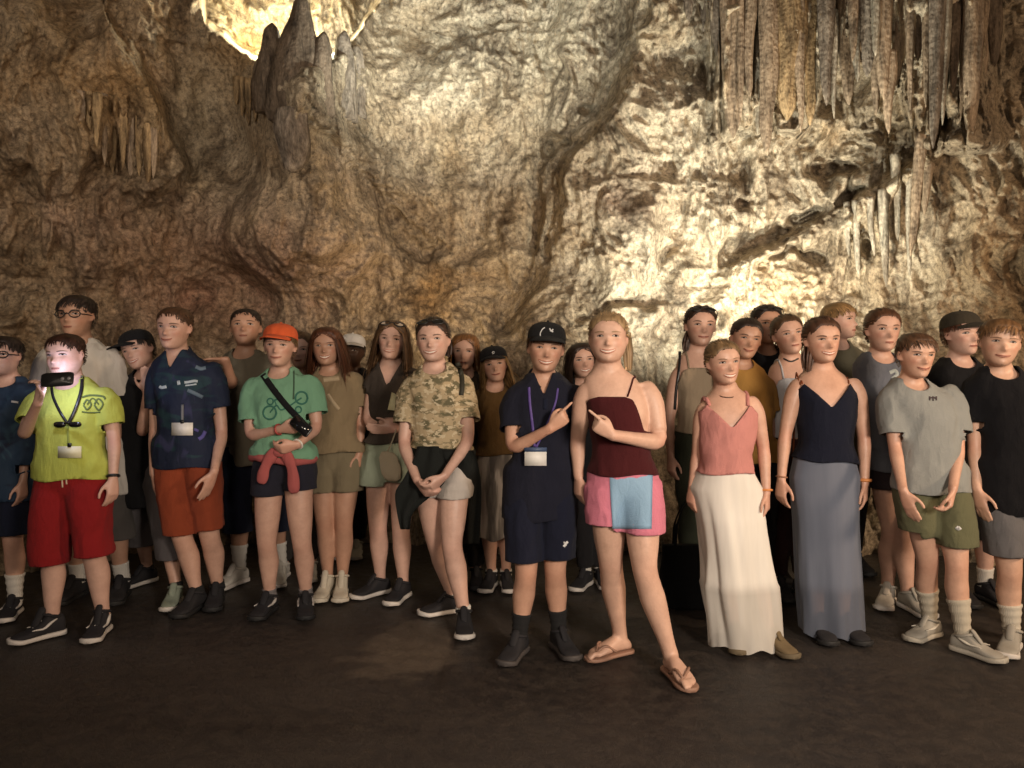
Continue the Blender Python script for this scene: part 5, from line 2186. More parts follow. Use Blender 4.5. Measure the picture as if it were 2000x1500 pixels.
person(dict(label='boy in navy printed polo and rust orange shorts wearing a name badge', x=341, top=600, chin=681, fl=(384, 1190, -12), fr=(424, 1178, 12), hair=(.065, .032, .017), style='crop', mood='smile',
            sl=(310, 724), sr=(418, 720), el=(303, 845, .0), wl=(300, 925, .07), er=(434, 845, -.02), wr=(418, 922, .17), hl=('flat', (.18, .12, -1), None), hr=('flat', (-.35, .10, -1), None),
            kl=(356, 1050), kr=(410, 1048), hip=366, skin=SKIN, voxel=.0058), d_navyprint)


def d_olivetee(p):
    p.top('t_shirt', m_cloth((.185, .165, .125)), 905, sleeve=.55, ease=.020, amp=.008)
    p.shorts('shorts', NAVY, 1035)
    p.socks(WSOCK, .26)
    p.shoes(M['white_mesh'], M['white_rubber'])


person(dict(label='person in olive grey T-shirt behind, resting a hand on the navy polo shoulder', x=480, top=598, chin=678, fl=(466, 1140, -25), fr=(548, 1134, 10), hair=DARKH, style='crop', mood='neutral', hpitch=8,
            hyaw=10, sl=(450, 722), sr=(535, 728), el=(452, 752, .24), wl=(441, 703, .37), hl=('flat', (-.95, .15, -.08), (.1, .9, .4)), er=(548, 840, .02), skin=TAN, voxel=.0068), d_olivetee)


def d_mint(p):
    t = p.top('t_shirt', m_cloth((.20, .40, .26)), 893, sleeve=.72, ease=.018, amp=.006, flare=.010)
    tl = m_plain('teal_print', (.035, .15, .11), .8)

    def ring(cx, cy, r):
        return [(cx + r * math.cos(a), cy + r * math.sin(a)) for a in np.linspace(0, 6.28, 9)]
    p.marks('bicycle_print', tl, [(ring(527, 806, 13), 3.6), (ring(589, 777, 12), 3.6), (ring(528, 784, 6), 3), (ring(583, 800, 6), 3), ([(527, 806), (540, 792), (552, 800), (589, 777)], 3), ([(534, 783), (545, 778)], 3), ([(540, 792), (536, 780)], 2.6)], p.top_bvh, t)
    p.band('bag_strap', BLACK, [(513, 731), (535, 762), (562, 795), (592, 826)], 12, p.top_bvh, thick=.008)
    p.band('lanyard', m_plain('cord', (.05, .10, .06), .8), [(574, 724), (574, 755), (573, 780)], 3, p.top_bvh, thick=.004)
    p.shorts('shorts', m_cloth((.022, .022, .034)), (964, 952), ease=.014, flare=.008)
    red = m_cloth((.44, .115, .110))
    # hoodie tied round the waist: a rolled band, a knot and two hanging sleeves
    G = Geo()
    zz = p.zpx(893)
    a = np.linspace(0, 2 * np.pi, 33)
    C0, U0, W0 = p.trunk_frame([.12])
    ring_ = C0[0] * [1, 1, 0] + np.outer(np.cos(a) * .172, p.U) + np.outer(np.sin(a) * .135, p.F) + np.outer(np.full(33, zz) - .012 * np.sin(a * 2), p.Z)
    G.tube(ring_, .024 + .004 * np.sin(a * 7), seg=12, cap=False)
    V, F = G.arrays()
    jk = put('tied_hoodie', V, F, red, p.root, p.base)
    for q, w in (([(535, 884), (524, 900), (516, 918), (512, 936)], .030), ([(556, 884), (566, 902), (572, 925), (574, 954)], .032)):
        pts = np.array([P(x, y, p.D - .165) for x, y in q])
        G = Geo().tube(spline(pts, 16), w * (1 + .10 * np.sin(np.linspace(0, 9, 16))), seg=14, flat=.55, round_ends=True)
        V, F = G.arrays()
        put('hanging_sleeve', V, F, red, jk, p.base)
    V, F = Geo().ellipsoid(P(546, 884, p.D - .165), np.diag([.040, .028, .026]), 14, 10).arrays()
    put('knot', V, F, red, jk, p.base)
    p.shoes(M['black_mesh'], M['black_rubber'], mark=M['white_rubber'])
    p.socks(m_knit((.20, .18, .18)), .14)
    p.bracelet('r', m_plain('white_band', (.7, .66, .6), .5), .006, .010)
    p.bracelet('l', m_plain('red_band', (.35, .06, .05), .5), .006, .014)


MINT = person(dict(label='person in orange cap and mint green T-shirt with black strap across the chest', x=547, top=629, chin=716, fl=(526, 1195, -8), fr=(597, 1194, 15), hair=DBLOND, style='short', girl=True, stout=1.02,
                   cap=dict(mat=m_cloth((.72, .125, .040)), yaw=-10), mood='smile', sl=(494, 752), sr=(606, 746), el=(488, 852, .07), wl=(548, 838, .18), hl=('fist', (.95, .22, .06), (0, .55, .8)),
                   er=(620, 835, .04), wr=(580, 869, .19), hr=('hold', (-.9, .25, -.25), (0, .5, .85)), kl=(521, 1062), kr=(590, 1062), skin=SKIN, voxel=.0056, legr=1.0, hroll=2), d_mint)


def d_peek(p):
    p.top('t_shirt', m_cloth((.05, .04, .035)), 900, sleeve=.6, ease=.02)
    p.trousers('trousers', m_cloth((.030, .026, .024)))
    p.shoes(M['white_mesh'], M['white_rubber'])


person(dict(label='smiling person half hidden behind the orange cap, brown hair', x=588, top=640, chin=718, fl=(553, 1128, 0), fr=(608, 1126, 10), hair=BROWN, style='back', girl=True, mood='open', skin=PALE, voxel=.0085, dec=.4), d_peek)


def d_tan(p):
    t = p.top('t_shirt', m_cloth((.26, .195, .115)), 880, sleeve=.66, ease=.018, amp=.007)
    p.marks('chest_print', m_plain('faded_print', (.40, .31, .20), .8), [([(632, 742), (648, 740), (663, 738)], 9), ([(640, 770), (650, 785), (662, 800)], 7)], p.top_bvh, t)
    p.shorts('shorts', m_cloth((.20, .165, .105)), (957, 955), ease=.020, flare=.020)
    p.shoes(M['cream_mesh'], m_plain('cream_rubber', (.60, .54, .44), .7), kind='high')


person(dict(label='girl with long auburn hair in tan T-shirt and khaki shorts', x=638, top=638, chin=713, fl=(640, 1162, -6), fr=(668, 1162, 8), hair=AUBURN, style='long', length=1.45, girl=True, mood='grin', neck=650,
            sl=(612, 744), sr=(692, 740), el=(606, 830, -.02), er=(704, 825, .0), wr=(703, 882, .05), hip=657, skin=TAN, voxel=.0068, part=.02, drape=.12), d_tan)


def d_whitecap(p):
    p.top('t_shirt', BLACK, 940, sleeve=.3, ease=.022)
    V, F = None, None
    for side in 'lr':
        a, r = p.arm_path(side)
        V, F = Geo().tube(a[2:7], r[2:7] + .026, seg=16).arrays()
        put('white_sleeve', V, F, m_cloth((.60, .52, .46)), p.root, p.base)
    p.trousers('trousers', m_cloth((.02, .018, .018)))
    p.shoes(M['white_mesh'], M['white_rubber'])


person(dict(label='dark skinned person in white cap at the back, face in shadow', x=688, top=651, chin=716, fl=(672, 1084, 0), fr=(698, 1084, 5), hair=DARKH, style='short', cap=dict(mat=m_cloth((.82, .79, .76)), yaw=12), mood='neutral',
            skin=DEEP, voxel=.009, dec=.4), d_whitecap)


def d_armsfolded(p):
    t = p.top('top', m_cloth((.060, .048, .040)), 862, sleeve=.22, ease=.014, neck='v', depth=.85, amp=.005)
    p.band('bag_strap', m_plain('strap', (.035, .030, .022), .7), [(826, 714), (803, 742), (780, 775), (756, 806)], 6, p.top_bvh, thick=.006)
    p.shorts('shorts', m_cloth((.36, .42, .32)), (944, 936), ease=.022, flare=.030)
    p.shoes(M['black_mesh'], M['white_rubber'])
    p.glasses('sunglasses', 0, 0, m_plain('pale_lens', (.5, .42, .34), .2), top=True)


FOLD = person(dict(label='girl with long brown hair and folded arms in dark V-neck top, pale green shorts', x=766, top=624, chin=702, fl=(742, 1160, -48), fr=(787, 1168, -18), hair=(.115, .064, .032), style='long', length=1.3, girl=True, mood='grin', hroll=4,
                   sl=(733, 738), sr=(808, 732), el=(717, 826, .05), wl=(776, 822, .17), hl=('flat', (.95, .1, .05), (0, .4, .9)), er=(822, 822, .04), wr=(770, 838, .15), hr=('flat', (-.95, .1, 0), (0, .4, .9)),
                   kl=(738, 1030), kr=(783, 1035), hip=768, skin=PALE, voxel=.0064, drape=.0), d_armsfolded)


def d_camo(p):
    t = p.top('t_shirt', m_camo(), (868, 878), sleeve=.66, ease=.018, amp=.007, flare=.006)
    p.band('bag_strap', m_plain('strap', (.028, .026, .016), .7), [(893, 708), (901, 730), (903, 752), (901, 772)], 9, p.top_bvh, thick=.008)
    p.shorts('shorts', m_cloth((.55, .50, .46)), (968, 966), ease=.014, flare=.012)
    jm = m_cloth((.014, .016, .015))
    G = Geo()
    zz = p.zpx(880)
    a = np.linspace(0, 2 * np.pi, 33)
    C0, U0, W0 = p.trunk_frame([.14])
    ring_ = C0[0] * [1, 1, 0] + np.outer(np.cos(a) * .170, p.U) + np.outer(np.sin(a) * .130, p.F) + np.outer(np.full(33, zz) - .012 * np.sin(a * 2 + 1), p.Z)
    G.tube(ring_, .026 + .004 * np.sin(a * 5), seg=12, cap=False)
    V, F = G.arrays()
    jk = put('tied_jacket', V, F, jm, p.root, p.base)

    def sheet(q, name):
        """A hanging fold of cloth: rows of (x left, x right, y, forward)."""
        rows, n = np.array(q, float), 13
        rows = spline(rows, 22)
        V = []
        for k, (xl, xr, y, fw) in enumerate(rows):
            t = np.linspace(0, 1, n)
            for tt in t:
                V.append(P(xl + (xr - xl) * tt, y, p.D - fw - .016 * math.sin(tt * 11 + k * .15) - .01 * math.sin(tt * 3.1)))
        V = np.array(V)
        V2 = V + [0, .018, 0]
        i, j = np.meshgrid(np.arange(21), np.arange(n - 1), indexing='ij')
        a = (i * n + j).ravel()
        q = np.stack([a, a + 1, a + n + 1, a + n], 1)
        m = len(V)
        e = [[k * n, (k + 1) * n, (k + 1) * n + m, k * n + m] for k in range(21)] + [[k * n + n - 1, (k + 1) * n + n - 1, (k + 1) * n + n - 1 + m, k * n + n - 1 + m] for k in range(21)]
        e += [[k, k + 1, k + 1 + m, k + m] for k in range(n - 1)] + [[21 * n + k, 21 * n + k + 1, 21 * n + k + 1 + m, 21 * n + k + m] for k in range(n - 1)]
        put(name, np.concatenate([V, V2]), [np.concatenate([q, q + m]), np.array(e)], jm, jk, p.base)
    sheet([(815, 862, 872, .155), (806, 868, 900, .175), (788, 872, 935, .185), (772, 850, 962, .18), (775, 808, 1000, .16), (782, 800, 1034, .15)], 'jacket_front')
    sheet([(858, 925, 880, .15), (872, 934, 910, .13), (880, 940, 960, .02), (890, 938, 1030, -.06), (898, 936, 1062, -.08)], 'jacket_side')
    p.socks(WSOCK, .125)
    p.shoes(M['black_mesh'], M['white_rubber'])
    p.glasses('sunglasses', 0, 0, M['sun_lens'], top=True)


person(dict(label='girl in camouflage T-shirt with black jacket tied round the waist, hands clasped', x=846, top=613, chin=706, fl=(884, 1196, -68), fr=(906, 1228, 5), hair=(.040, .021, .014), style='back', tail=(.26, -.34, -.05, .34), girl=True, mood='grin', hroll=-3, hyaw=-8, fat=1.06,
            stout=1.10, broad=1.0, sl=(802, 756), sr=(906, 748), el=(788, 868, .06), wl=(815, 938, .24), hl=('hold', (.55, .25, -.6), (.6, .7, .2)), er=(916, 862, .10), wr=(868, 930, .27), hr=('hold', (-.7, .25, -.6), (-.4, .7, .3)),
            kl=(851, 1055), kr=(882, 1066), hip=862, skin=PALE, voxel=.0056, legr=1.02, dec=.55), d_camo)


def d_dark(p):
    p.top('top', m_cloth((.035, .024, .016)), 910, sleeve=.9, ease=.02)
    p.trousers('trousers', m_cloth((.024, .022, .022)))
    p.shoes(M['black_mesh'], M['black_rubber'])


person(dict(label='person with ginger brown hair peeking over the camouflage shoulder', x=908, top=640, chin=722, fl=(890, 1140, 0), fr=(930, 1140, 5), hair=GINGER, style='long', length=.75, girl=True, mood='neutral', skin=SKIN, voxel=.0085, dec=.4, drape=.05), d_dark)


def d_blondcap(p):
    p.top('top', m_cloth((.13, .075, .028)), 885, sleeve=.7, ease=.016)
    t = NT('striped_cloth')
    w = t.noise(16, 3, .5, stretch=(1, 1, .16))
    t.base(t.ramp(w, [(.40, (.10, .09, .085)), (.52, (.22, .20, .18)), (.60, (.50, .46, .42))]))
    t.rough(.9)
    p.skirt('skirt', t.m, 880, 1046, 934, 990, ease=.012, pleat=14, amp=.06)
    p.socks(WSOCK, .11)
    p.shoes(M['black_mesh'], M['white_rubber'])


person(dict(label='girl in black cap with long blonde hair beside the camouflage shirt, head tilted', x=966, top=672, chin=746, fl=(960, 1146, -15), fr=(988, 1146, 10), hair=BLOND, style='long', length=1.5, girl=True, hroll=-9, mood='smile', neck=962,
            cap=dict(mat=BLACK, yaw=-8, mark=[([(-.03, .36), (.01, .40), (.05, .37)], .012), ([(-.02, .33), (.04, .35)], .010)], mark_mat=WHITE_PRINT), skin=SKIN, voxel=.0072, drape=.12, sl=(935, 770), sr=(995, 772)), d_blondcap)


def d_polo(p):
    t = p.top('polo_shirt', m_cloth((.013, .014, .026)), (1010, 1008), sleeve=.64, ease=.016, neck='polo', amp=.006, flare=.010, loose=.9)
    p.collar(m_cloth((.013, .014, .026)), .50)
    p.band('placket', NAVY, [(1065, 778), (1065, 800)], 9, p.top_bvh, t, thick=.003)
    p.shorts('shorts', m_cloth((.011, .013, .028)), (1086, 1084), ease=.024, flare=.020)
    p.marks('shorts_logo', WHITE_PRINT, [([(1101, 1068), (1105, 1062), (1109, 1058)], 5), ([(1101, 1058), (1106, 1066)], 3)], p.short_bvh, p.short_obj)
    vi = m_plain('violet_ribbon', (.09, .055, .24), .6)
    lan = p.band('lanyard', vi, [(1033, 756), (1035, 790), (1040, 830), (1044, 872)], 5, p.top_bvh, thick=.005)
    p.band('lanyard_strap', vi, [(1090, 758), (1084, 790), (1066, 835), (1047, 874)], 4, p.top_bvh, lan, thick=.004)
    p.badge(1046, 895, 41, 28, p.top_bvh, M['white_card'], M['grey_rubber'], m_plain('badge_top', (.05, .08, .16), .5))
    p.socks(BSOCK, .21)
    p.shoes(M['black_mesh'], m_plain('sole_rubber', (.06, .052, .05), .7))


POLO = person(dict(label='boy in black cap and navy polo with badge, pointing across his chest', x=1066, top=622, chin=726, fl=(1014, 1278, -24), fr=(1092, 1268, 20), hair=(.060, .030, .015), style='short',
                   cap=dict(mat=m_cloth((.014, .014, .015)), yaw=2, mark=[([(-.16, .24), (-.17, .33), (-.13, .42), (-.08, .46)], .010), ([(.02, .45), (.06, .40), (.10, .44)], .014), ([(.03, .40), (.10, .38)], .012)], mark_mat=WHITE_PRINT),
                   mood='grin', hroll=2, sl=(1003, 772), sr=(1126, 768), el=(1000, 878, .09), wl=(1075, 836, .20), hl=('point', (.74, .16, .60), (-.55, .15, .8)),
                   er=(1127, 876, -.01), wr=(1116, 972, .05), hr=('hold', (-.20, .12, -1), None), kl=(1028, 1118), kr=(1084, 1112), hip=1056, skin=(.55, .32, .225), voxel=.005, dec=.6), d_polo)


def d_darkgirl(p):
    p.top('top', BLACK, 920, sleeve=.9, ease=.016)
    p.trousers('trousers', m_cloth((.016, .015, .017)))
    p.shoes(M['black_mesh'], M['white_rubber'])
    p.socks(WSOCK, .2)


person(dict(label='girl with long dark hair and fringe peeking between the two pointing friends', x=1138, top=657, chin=738, fl=(1144, 1144, -30), fr=(1172, 1140, 10), hair=(.022, .012, .009), style='long', length=1.55, girl=True, mood='grin', hroll=-3, skin=SKIN, voxel=.0078, drape=.1), d_darkgirl)


def d_maroon(p):
    mt = m_cloth((.062, .010, .012))
    t = p.top('camisole', mt, (921, 925), sleeve=0, ease=.013, neck='cami', amp=.005, flare=.002, loose=.45, cut=-.125 * p.h / 1.65)
    p.straps(mt, [(.075, .124)], -.125, .0042)
    pink = m_cloth((.66, .215, .300))
    p.shorts('shorts', pink, (1019, 1031), waist=895, ease=.016, flare=.014)
    blue = m_cloth((.27, .43, .61))
    # light blue front panel of the shorts
    G = Geo()
    n = 16
    O, Dr, Tm = [], [], np.full((16, n), np.nan)
    for r_, y in enumerate(np.linspace(914, 1033, 16)):
        k = max(0, (y - 924) / 110)
        for c_, x in enumerate(np.linspace(1190 + 7 * k, 1275 - 2 * k, n)):
            o = P(x, y, p.D - .9)
            d = nrm(P(x, y, p.D) - o)
            hit = p.short_bvh.ray_cast(Vector(o), Vector(d))
            if hit[0] is not None:
                tm = float((np.array(hit[0]) - o) @ d)
                if tm < .84:
                    Tm[r_, c_] = tm - .002 - (.003 + .003 * math.sin(x * .19 + y * .02)) * min(1, k * 4)
            O.append(o)
            Dr.append(d)
    for c_ in range(n):
        ok = np.where(~np.isnan(Tm[:, c_]))[0]
        Tm[:, c_] = np.interp(np.arange(16), ok, Tm[ok, c_]) if len(ok) else .77
    Tm[0] += .02
    Tm[1] += .008
    V = list(np.array(O) + np.array(Dr) * Tm.reshape(-1, 1))
    V = np.array(V)
    Vs = V.reshape(16, n, 3)
    for _ in range(4):
        Vs[1:-1, 1:-1] = (Vs[:-2, 1:-1] + Vs[2:, 1:-1] + Vs[1:-1, :-2] + Vs[1:-1, 2:] + Vs[1:-1, 1:-1] * 2) / 6
    i, j = np.meshgrid(np.arange(15), np.arange(n - 1), indexing='ij')
    a = (i * n + j).ravel()
    q = np.stack([a, a + 1, a + n + 1, a + n], 1)
    m = len(V)
    e = [[k * n, (k + 1) * n, (k + 1) * n + m, k * n + m] for k in range(15)] + [[k * n + n - 1, (k + 1) * n + n - 1, (k + 1) * n + n - 1 + m, k * n + n - 1 + m] for k in range(15)]
    e += [[k, k + 1, k + 1 + m, k + m] for k in range(n - 1)] + [[15 * n + k, 15 * n + k + 1, 15 * n + k + 1 + m, 15 * n + k + m] for k in range(n - 1)]
    put('front_panel', np.concatenate([V, V + [0, .012, 0]]), [np.concatenate([q, q + m]), np.array(e)], blue, p.short_obj, p.base, label='light blue front panel of the pink shorts')
    p.flipflops(m_plain('flip_flop_rubber', (.30, .17, .12), .6))


MAROON = person(dict(label='girl in maroon camisole with pink and light blue shorts and flip-flops, pointing', x=1188, top=611, chin=708, fl=(1212, 1278, -62), fr=(1312, 1318, 14), hair=(.25, .165, .085), style='back', girl=True, mood='grin', fat=1.14,
                     tail=(.36, -.28, -.05, .62), tips=True, stout=1.02, hipw=1.02, legr=1.06, armr=1.13, neckr=1.1, broad=1.02, sl=(1142, 762), sr=(1272, 758, .0), el=(1128, 860, -.06), wl=(1130, 930, -.04),
                     er=(1290, 866, .06), wr=(1196, 850, .22), hr=('point', (-.80, .18, .55), (.5, .25, .8)), kl=(1192, 1098), kr=(1258, 1112), hip=1216, barefoot=True, skin=(.61, .39, .295), voxel=.005, dec=.6, hyaw=-4), d_maroon)


def d_beige(p):
    t = p.top('top', m_cloth((.30, .235, .165)), 842, sleeve=0, ease=.012, neck='cami', amp=.004, cut=-.10)
    p.straps(m_cloth((.30, .235, .165)), [(-.07, -.075), (.07, .075)], -.10, .006)
    p.band('bag_strap', M['black_plastic'], [(1328, 686), (1326, 722), (1321, 760), (1318, 800)], 5, p.body_bvh, thick=.006)
    p.trousers('trousers', m_cloth((.030, .034, .022)))
    p.shoes(M['black_mesh'], M['black_rubber'])
    p.glasses('sunglasses', 0, 0, M['sun_lens'], top=True)


person(dict(label='woman in beige top with sunglasses on her head standing behind the pink top', x=1368, top=598, chin=676, fl=(1350, 1152, -5), fr=(1400, 1152, 8), hair=(.030, .016, .010), style='back', girl=True, mood='smile', neck=1362,
            sl=(1322, 728), sr=(1412, 728), el=(1306, 822, .0), wl=(1310, 890, .05), tail=(-.30, -.1, -.35, .3), skin=SKIN, voxel=.0072), d_beige)


def d_pink(p):
    pk = m_cloth((.57, .245, .220))
    t = p.top('top', pk, (918, 923), sleeve=0, ease=.014, neck='camiv', amp=.008, flare=.004, loose=.7)
    p.straps(pk, [(-.10, -.112), (.10, .112)], -.085, .010)
    sk = NT('crinkled_cotton')
    n = sk.noise(9, 4, .5, stretch=(2.5, 2.5, .25))
    sk.base(sk.mix(n, (.60, .565, .51), (.78, .75, .70)))
    sk.rough(.9)
    sk.b.inputs['Sheen Weight'].default_value = .1
    sk.bump(n, .25, .010)
    sheer_alpha(sk, .66)
    p.skirt('skirt', sk.m, 914, 1266, 1392, 1524, ease=.008, pleat=9, amp=.17, tiers=(.27, .66), sheer=.66)
    p.shoes(m_plain('suede', (.16, .115, .06), .9), m_plain('tan_rubber', (.13, .10, .06), .8))
    p.bracelet('r', m_plain('orange_band', (.65, .25, .08), .5), .006, .012)
    V, F = Geo().tube(p.nb + np.outer(np.cos(np.linspace(0, 6.28, 25)) * .062, p.U) + np.outer(np.sin(np.linspace(0, 6.28, 25)) * .060 + .012, p.F) + np.outer(-.010 - .028 * np.clip(np.sin(np.linspace(0, 6.28, 25)), 0, 1), p.Z), .0035, seg=6, cap=False).arrays()
    put('necklace', V, F, m_plain('beads', (.10, .05, .03), .5), p.root, p.base)


person(dict(label='girl in pink top and long white tiered skirt, head tilted', x=1412, top=661, chin=750, fl=(1438, 1258, -12), fr=(1506, 1266, 20), hair=(.16, .10, .050), style='back', girl=True, mood='grin', hroll=-7, hyaw=5, neck=1424,
            sl=(1372, 796), sr=(1474, 782), el=(1362, 890, -.04), wl=(1352, 950, -.02), er=(1492, 878, .0), wr=(1497, 962, .04), hip=1412, legr=.85, skin=(.57, .345, .255), voxel=.0058), d_pink)


def d_mustard(p):
    p.top('top', m_cloth((.42, .225, .060)), 900, sleeve=.5, ease=.016)
    p.trousers('trousers', m_cloth((.016, .016, .020)))
    p.shoes(M['black_mesh'], M['black_rubber'])


person(dict(label='person in mustard top behind the pink top, dark hair tied back', x=1457, top=622, chin=700, fl=(1440, 1172, 0), fr=(1490, 1172, 5), hair=DARKH, style='back', girl=True, mood='smile', hroll=8, sl=(1422, 752), sr=(1494, 750), skin=TAN, voxel=.0075), d_mustard)


def d_blackback(p):
    p.top('top', BLACK, 900, sleeve=.5, ease=.016, neck='crew')
    p.trousers('trousers', m_cloth((.014, .014, .016)))
    p.shoes(M['black_mesh'], M['black_rubber'])
    p.glasses('sunglasses', 0, 0, M['sun_lens'], top=True)


person(dict(label='person in black top at the back with sunglasses pushed up on dark hair', x=1497, top=600, chin=672, fl=(1478, 1136, 0), fr=(1520, 1136, 5), hair=DARKH, style='back', girl=True, mood='neutral', sl=(1466, 716), sr=(1530, 716), skin=TAN, voxel=.0085, dec=.4), d_blackback)


def d_whitetop(p):
    p.top('camisole', m_cloth((.55, .56, .60)), 850, sleeve=0, ease=.012, neck='cami', cut=-.11)
    p.straps(m_cloth((.55, .56, .60)), [(-.07, -.075), (.07, .075)], -.11, .006)
    p.trousers('trousers', m_cloth((.030, .012, .012)))
    p.shoes(M['black_mesh'], M['black_rubber'])
    p.band('choker', M['black_plastic'], [(1530, 700), (1545, 706), (1560, 700)], 3, p.body_bvh, thick=.004)


person(dict(label='girl in white strap top leaning in behind the navy camisole, hair tied up', x=1539, top=614, chin=692, fl=(1520, 1162, 0), fr=(1566, 1162, 8), hair=(.070, .038, .020), style='back', girl=True, mood='neutral', hroll=-12, sl=(1504, 746), sr=(1588, 742), skin=SKIN, voxel=.0075), d_whitetop)


def d_navycami(p):
    nv = m_cloth((.008, .010, .022))
    t = p.top('camisole', nv, (890, 905), sleeve=0, ease=.016, neck='camiv', amp=.004, flare=.008, loose=.45)
    p.straps(m_cloth((.20, .055, .02)), [(-.116, -.126), (.116, .126)], -.078, .0040)
    sk = NT('sheer_cloth')
    n = sk.noise(9, 4, .5, stretch=(2.5, 2.5, .22))
    sk.base(sk.mix(n, (.092, .108, .150), (.138, .155, .205)))
    sk.rough(.85)
    sk.b.inputs['Sheen Weight'].default_value = .15
    sk.bump(n, .2, .010)
    sheer_alpha(sk, .72)
    p.skirt('skirt', sk.m, 893, 1246, 1562, 1688, ease=.008, pleat=9, amp=.13, sheer=.74)
    p.shoes(M['black_mesh'], M['black_rubber'])
    p.bracelet('r', m_plain('orange_band', (.65, .25, .08), .5), .009, .016)
    p.bracelet('l', m_plain('cord', (.3, .14, .08), .5), .004, .012)


person(dict(label='girl in navy V-neck camisole and long blue grey skirt, arms at her sides', x=1605, top=618, chin=708, fl=(1600, 1240, -5), fr=(1650, 1240, 8), hair=(.065, .031, .018), style='back', girl=True, mood='grin', neck=1612,
            sl=(1553, 750), sr=(1674, 748), el=(1533, 852, .0), wl=(1526, 936, .03), er=(1688, 856, .0), wr=(1689, 944, .03), hip=1607, legr=.88, skin=(.57, .34, .245), tail=(-.30, -.05, -.25, .45), voxel=.0055, hroll=-2), d_navycami)


def d_blondback(p):
    p.top('t_shirt', m_cloth((.16, .145, .10)), 900, sleeve=.6, ease=.02)
    p.trousers('trousers', m_cloth((.03, .03, .03)))
    p.shoes(M['black_mesh'], M['black_rubber'])


person(dict(label='blond man in olive T-shirt at the back looking sideways', x=1640, top=584, chin=662, fl=(1622, 1112, 0), fr=(1668, 1112, 5), hair=BLOND, style='short', mood='neutral', hyaw=38, sl=(1606, 706), sr=(1686, 706), skin=PALE, voxel=.0085, dec=.4), d_blondback)


def d_bluegrey(p):
    t = p.top('t_shirt', m_cloth((.135, .145, .175)), 915, sleeve=.6, ease=.018, amp=.007)
    p.marks('chest_print', m_plain('pale_print', (.34, .38, .38), .8), [([(1738, 728), (1748, 724), (1752, 732), (1742, 740)], 7)], p.top_bvh, t)
    p.shorts('shorts', m_cloth((.030, .022, .026)), (950, 950), ease=.02)
    p.shoes(M['grey_mesh'], M['white_rubber'], mats=[M['white_mesh'], M['grey_mesh']])
    p.bracelet('l', m_plain('white_band', (.7, .66, .6), .5), .005, .012)


person(dict(label='boy in blue grey T-shirt standing behind the pale grey T-shirt', x=1724, top=598, chin=686, fl=(1735, 1178, -35), fr=(1775, 1190, 8), hair=(.080, .036, .018), style='back', mood='neutral', sl=(1690, 732), sr=(1782, 730), el=(1718, 835, .0), wl=(1724, 900, .03),
            kl=(1742, 1040), kr=(1765, 1046), hip=1746, skin=SKIN, voxel=.0068), d_bluegrey)


def d_greytee(p):
    t = p.top('t_shirt', m_cloth((.275, .285, .275)), 956, sleeve=.74, ease=.022, amp=.007, flare=.012)
    p.marks('chest_logo', m_plain('dark_print', (.045, .03, .035), .7), [([(1816, 774), (1816, 782)], 3), ([(1829, 774), (1829, 782)], 3), ([(1816, 778), (1822, 776), (1829, 778)], 3), ([(1822, 774), (1823, 783)], 3)], p.top_bvh, t)
    p.shorts('shorts', m_cloth((.125, .125, .070)), (1034, 1056), ease=.026, flare=.026)
    p.marks('shorts_logo', WHITE_PRINT, [([(1868, 1029), (1872, 1033), (1876, 1030)], 7)], p.short_bvh, p.short_obj)
    p.socks(m_knit((.50, .45, .36)), .265)
    p.shoes(M['grey_mesh'], m_plain('grey_sole', (.42, .39, .33), .7), mark=m_plain('white_mark', (.6, .57, .5), .6))


person(dict(label='boy in pale grey T-shirt and olive green shorts with tall socks', x=1789, top=643, chin=737, fl=(1818, 1244, -62), fr=(1884, 1275, 32), hair=(.075, .038, .020), style='short', sweep=.7, mood='smile', hroll=0,
            sl=(1741, 770), sr=(1858, 768), el=(1748, 876, .04), wl=(1764, 958, .20), hl=('flat', (.30, .15, -1), None), er=(1872, 874, .06), wr=(1861, 956, .21), hr=('hold', (-.28, .15, -1), None),
            kl=(1811, 1098), kr=(1868, 1102), hip=1815, skin=(.57, .345, .25), voxel=.0055, dec=.55), d_greytee)


def d_blackcamo(p):
    t = p.top('t_shirt', BLACK, 960, sleeve=.62, ease=.020)
    p.marks('chest_logo', WHITE_PRINT, [([(1894, 745), (1902, 744), (1910, 746)], 6)], p.top_bvh, t)
    p.shorts('shorts', m_cloth((.06, .055, .055)), 1050)
    p.socks(WSOCK, .2)
    p.shoes(M['black_mesh'], M['black_rubber'])


person(dict(label='boy in brown camouflage cap and black T-shirt with small white chest logo', x=1878, top=592, chin=694, fl=(1872, 1172, -5), fr=(1926, 1172, 8), hair=AUBURN, style='short', cap=dict(mat=m_cloth((.050, .042, .030)), yaw=14), mood='neutral',
            hyaw=8, sl=(1830, 732), sr=(1930, 732), el=(1905, 850, .02), er=(1946, 840, .0), skin=PALE, voxel=.0072), d_blackcamo)


def d_rightedge(p):
    t = p.top('t_shirt', m_cloth((.006, .006, .008)), 997, sleeve=.60, ease=.020, amp=.006, flare=.012)
    p.shorts('shorts', m_cloth((.135, .130, .135)), (1078, 1074), ease=.024, flare=.022)
    p.socks(m_knit((.60, .55, .46)), .23)
    p.shoes(M['grey_mesh'], M['white_rubber'])


person(dict(label='boy in plain black T-shirt and grey shorts at the right picture edge', x=1955, top=615, chin=714, fl=(1978, 1268, -42), fr=(2052, 1262, 10), hair=(.135, .070, .030), style='short', sweep=-.6, mood='smile', hyaw=-12, hroll=3, yaw=-8, neck=1966,
            sl=(1903, 752), sr=(2030, 750), el=(1904, 872, -.02), wl=(1908, 955, .05), hl=('flat', (.18, .12, -1), None), kl=(1972, 1120), hip=1976, skin=(.58, .365, .265), voxel=.0058), d_rightedge)

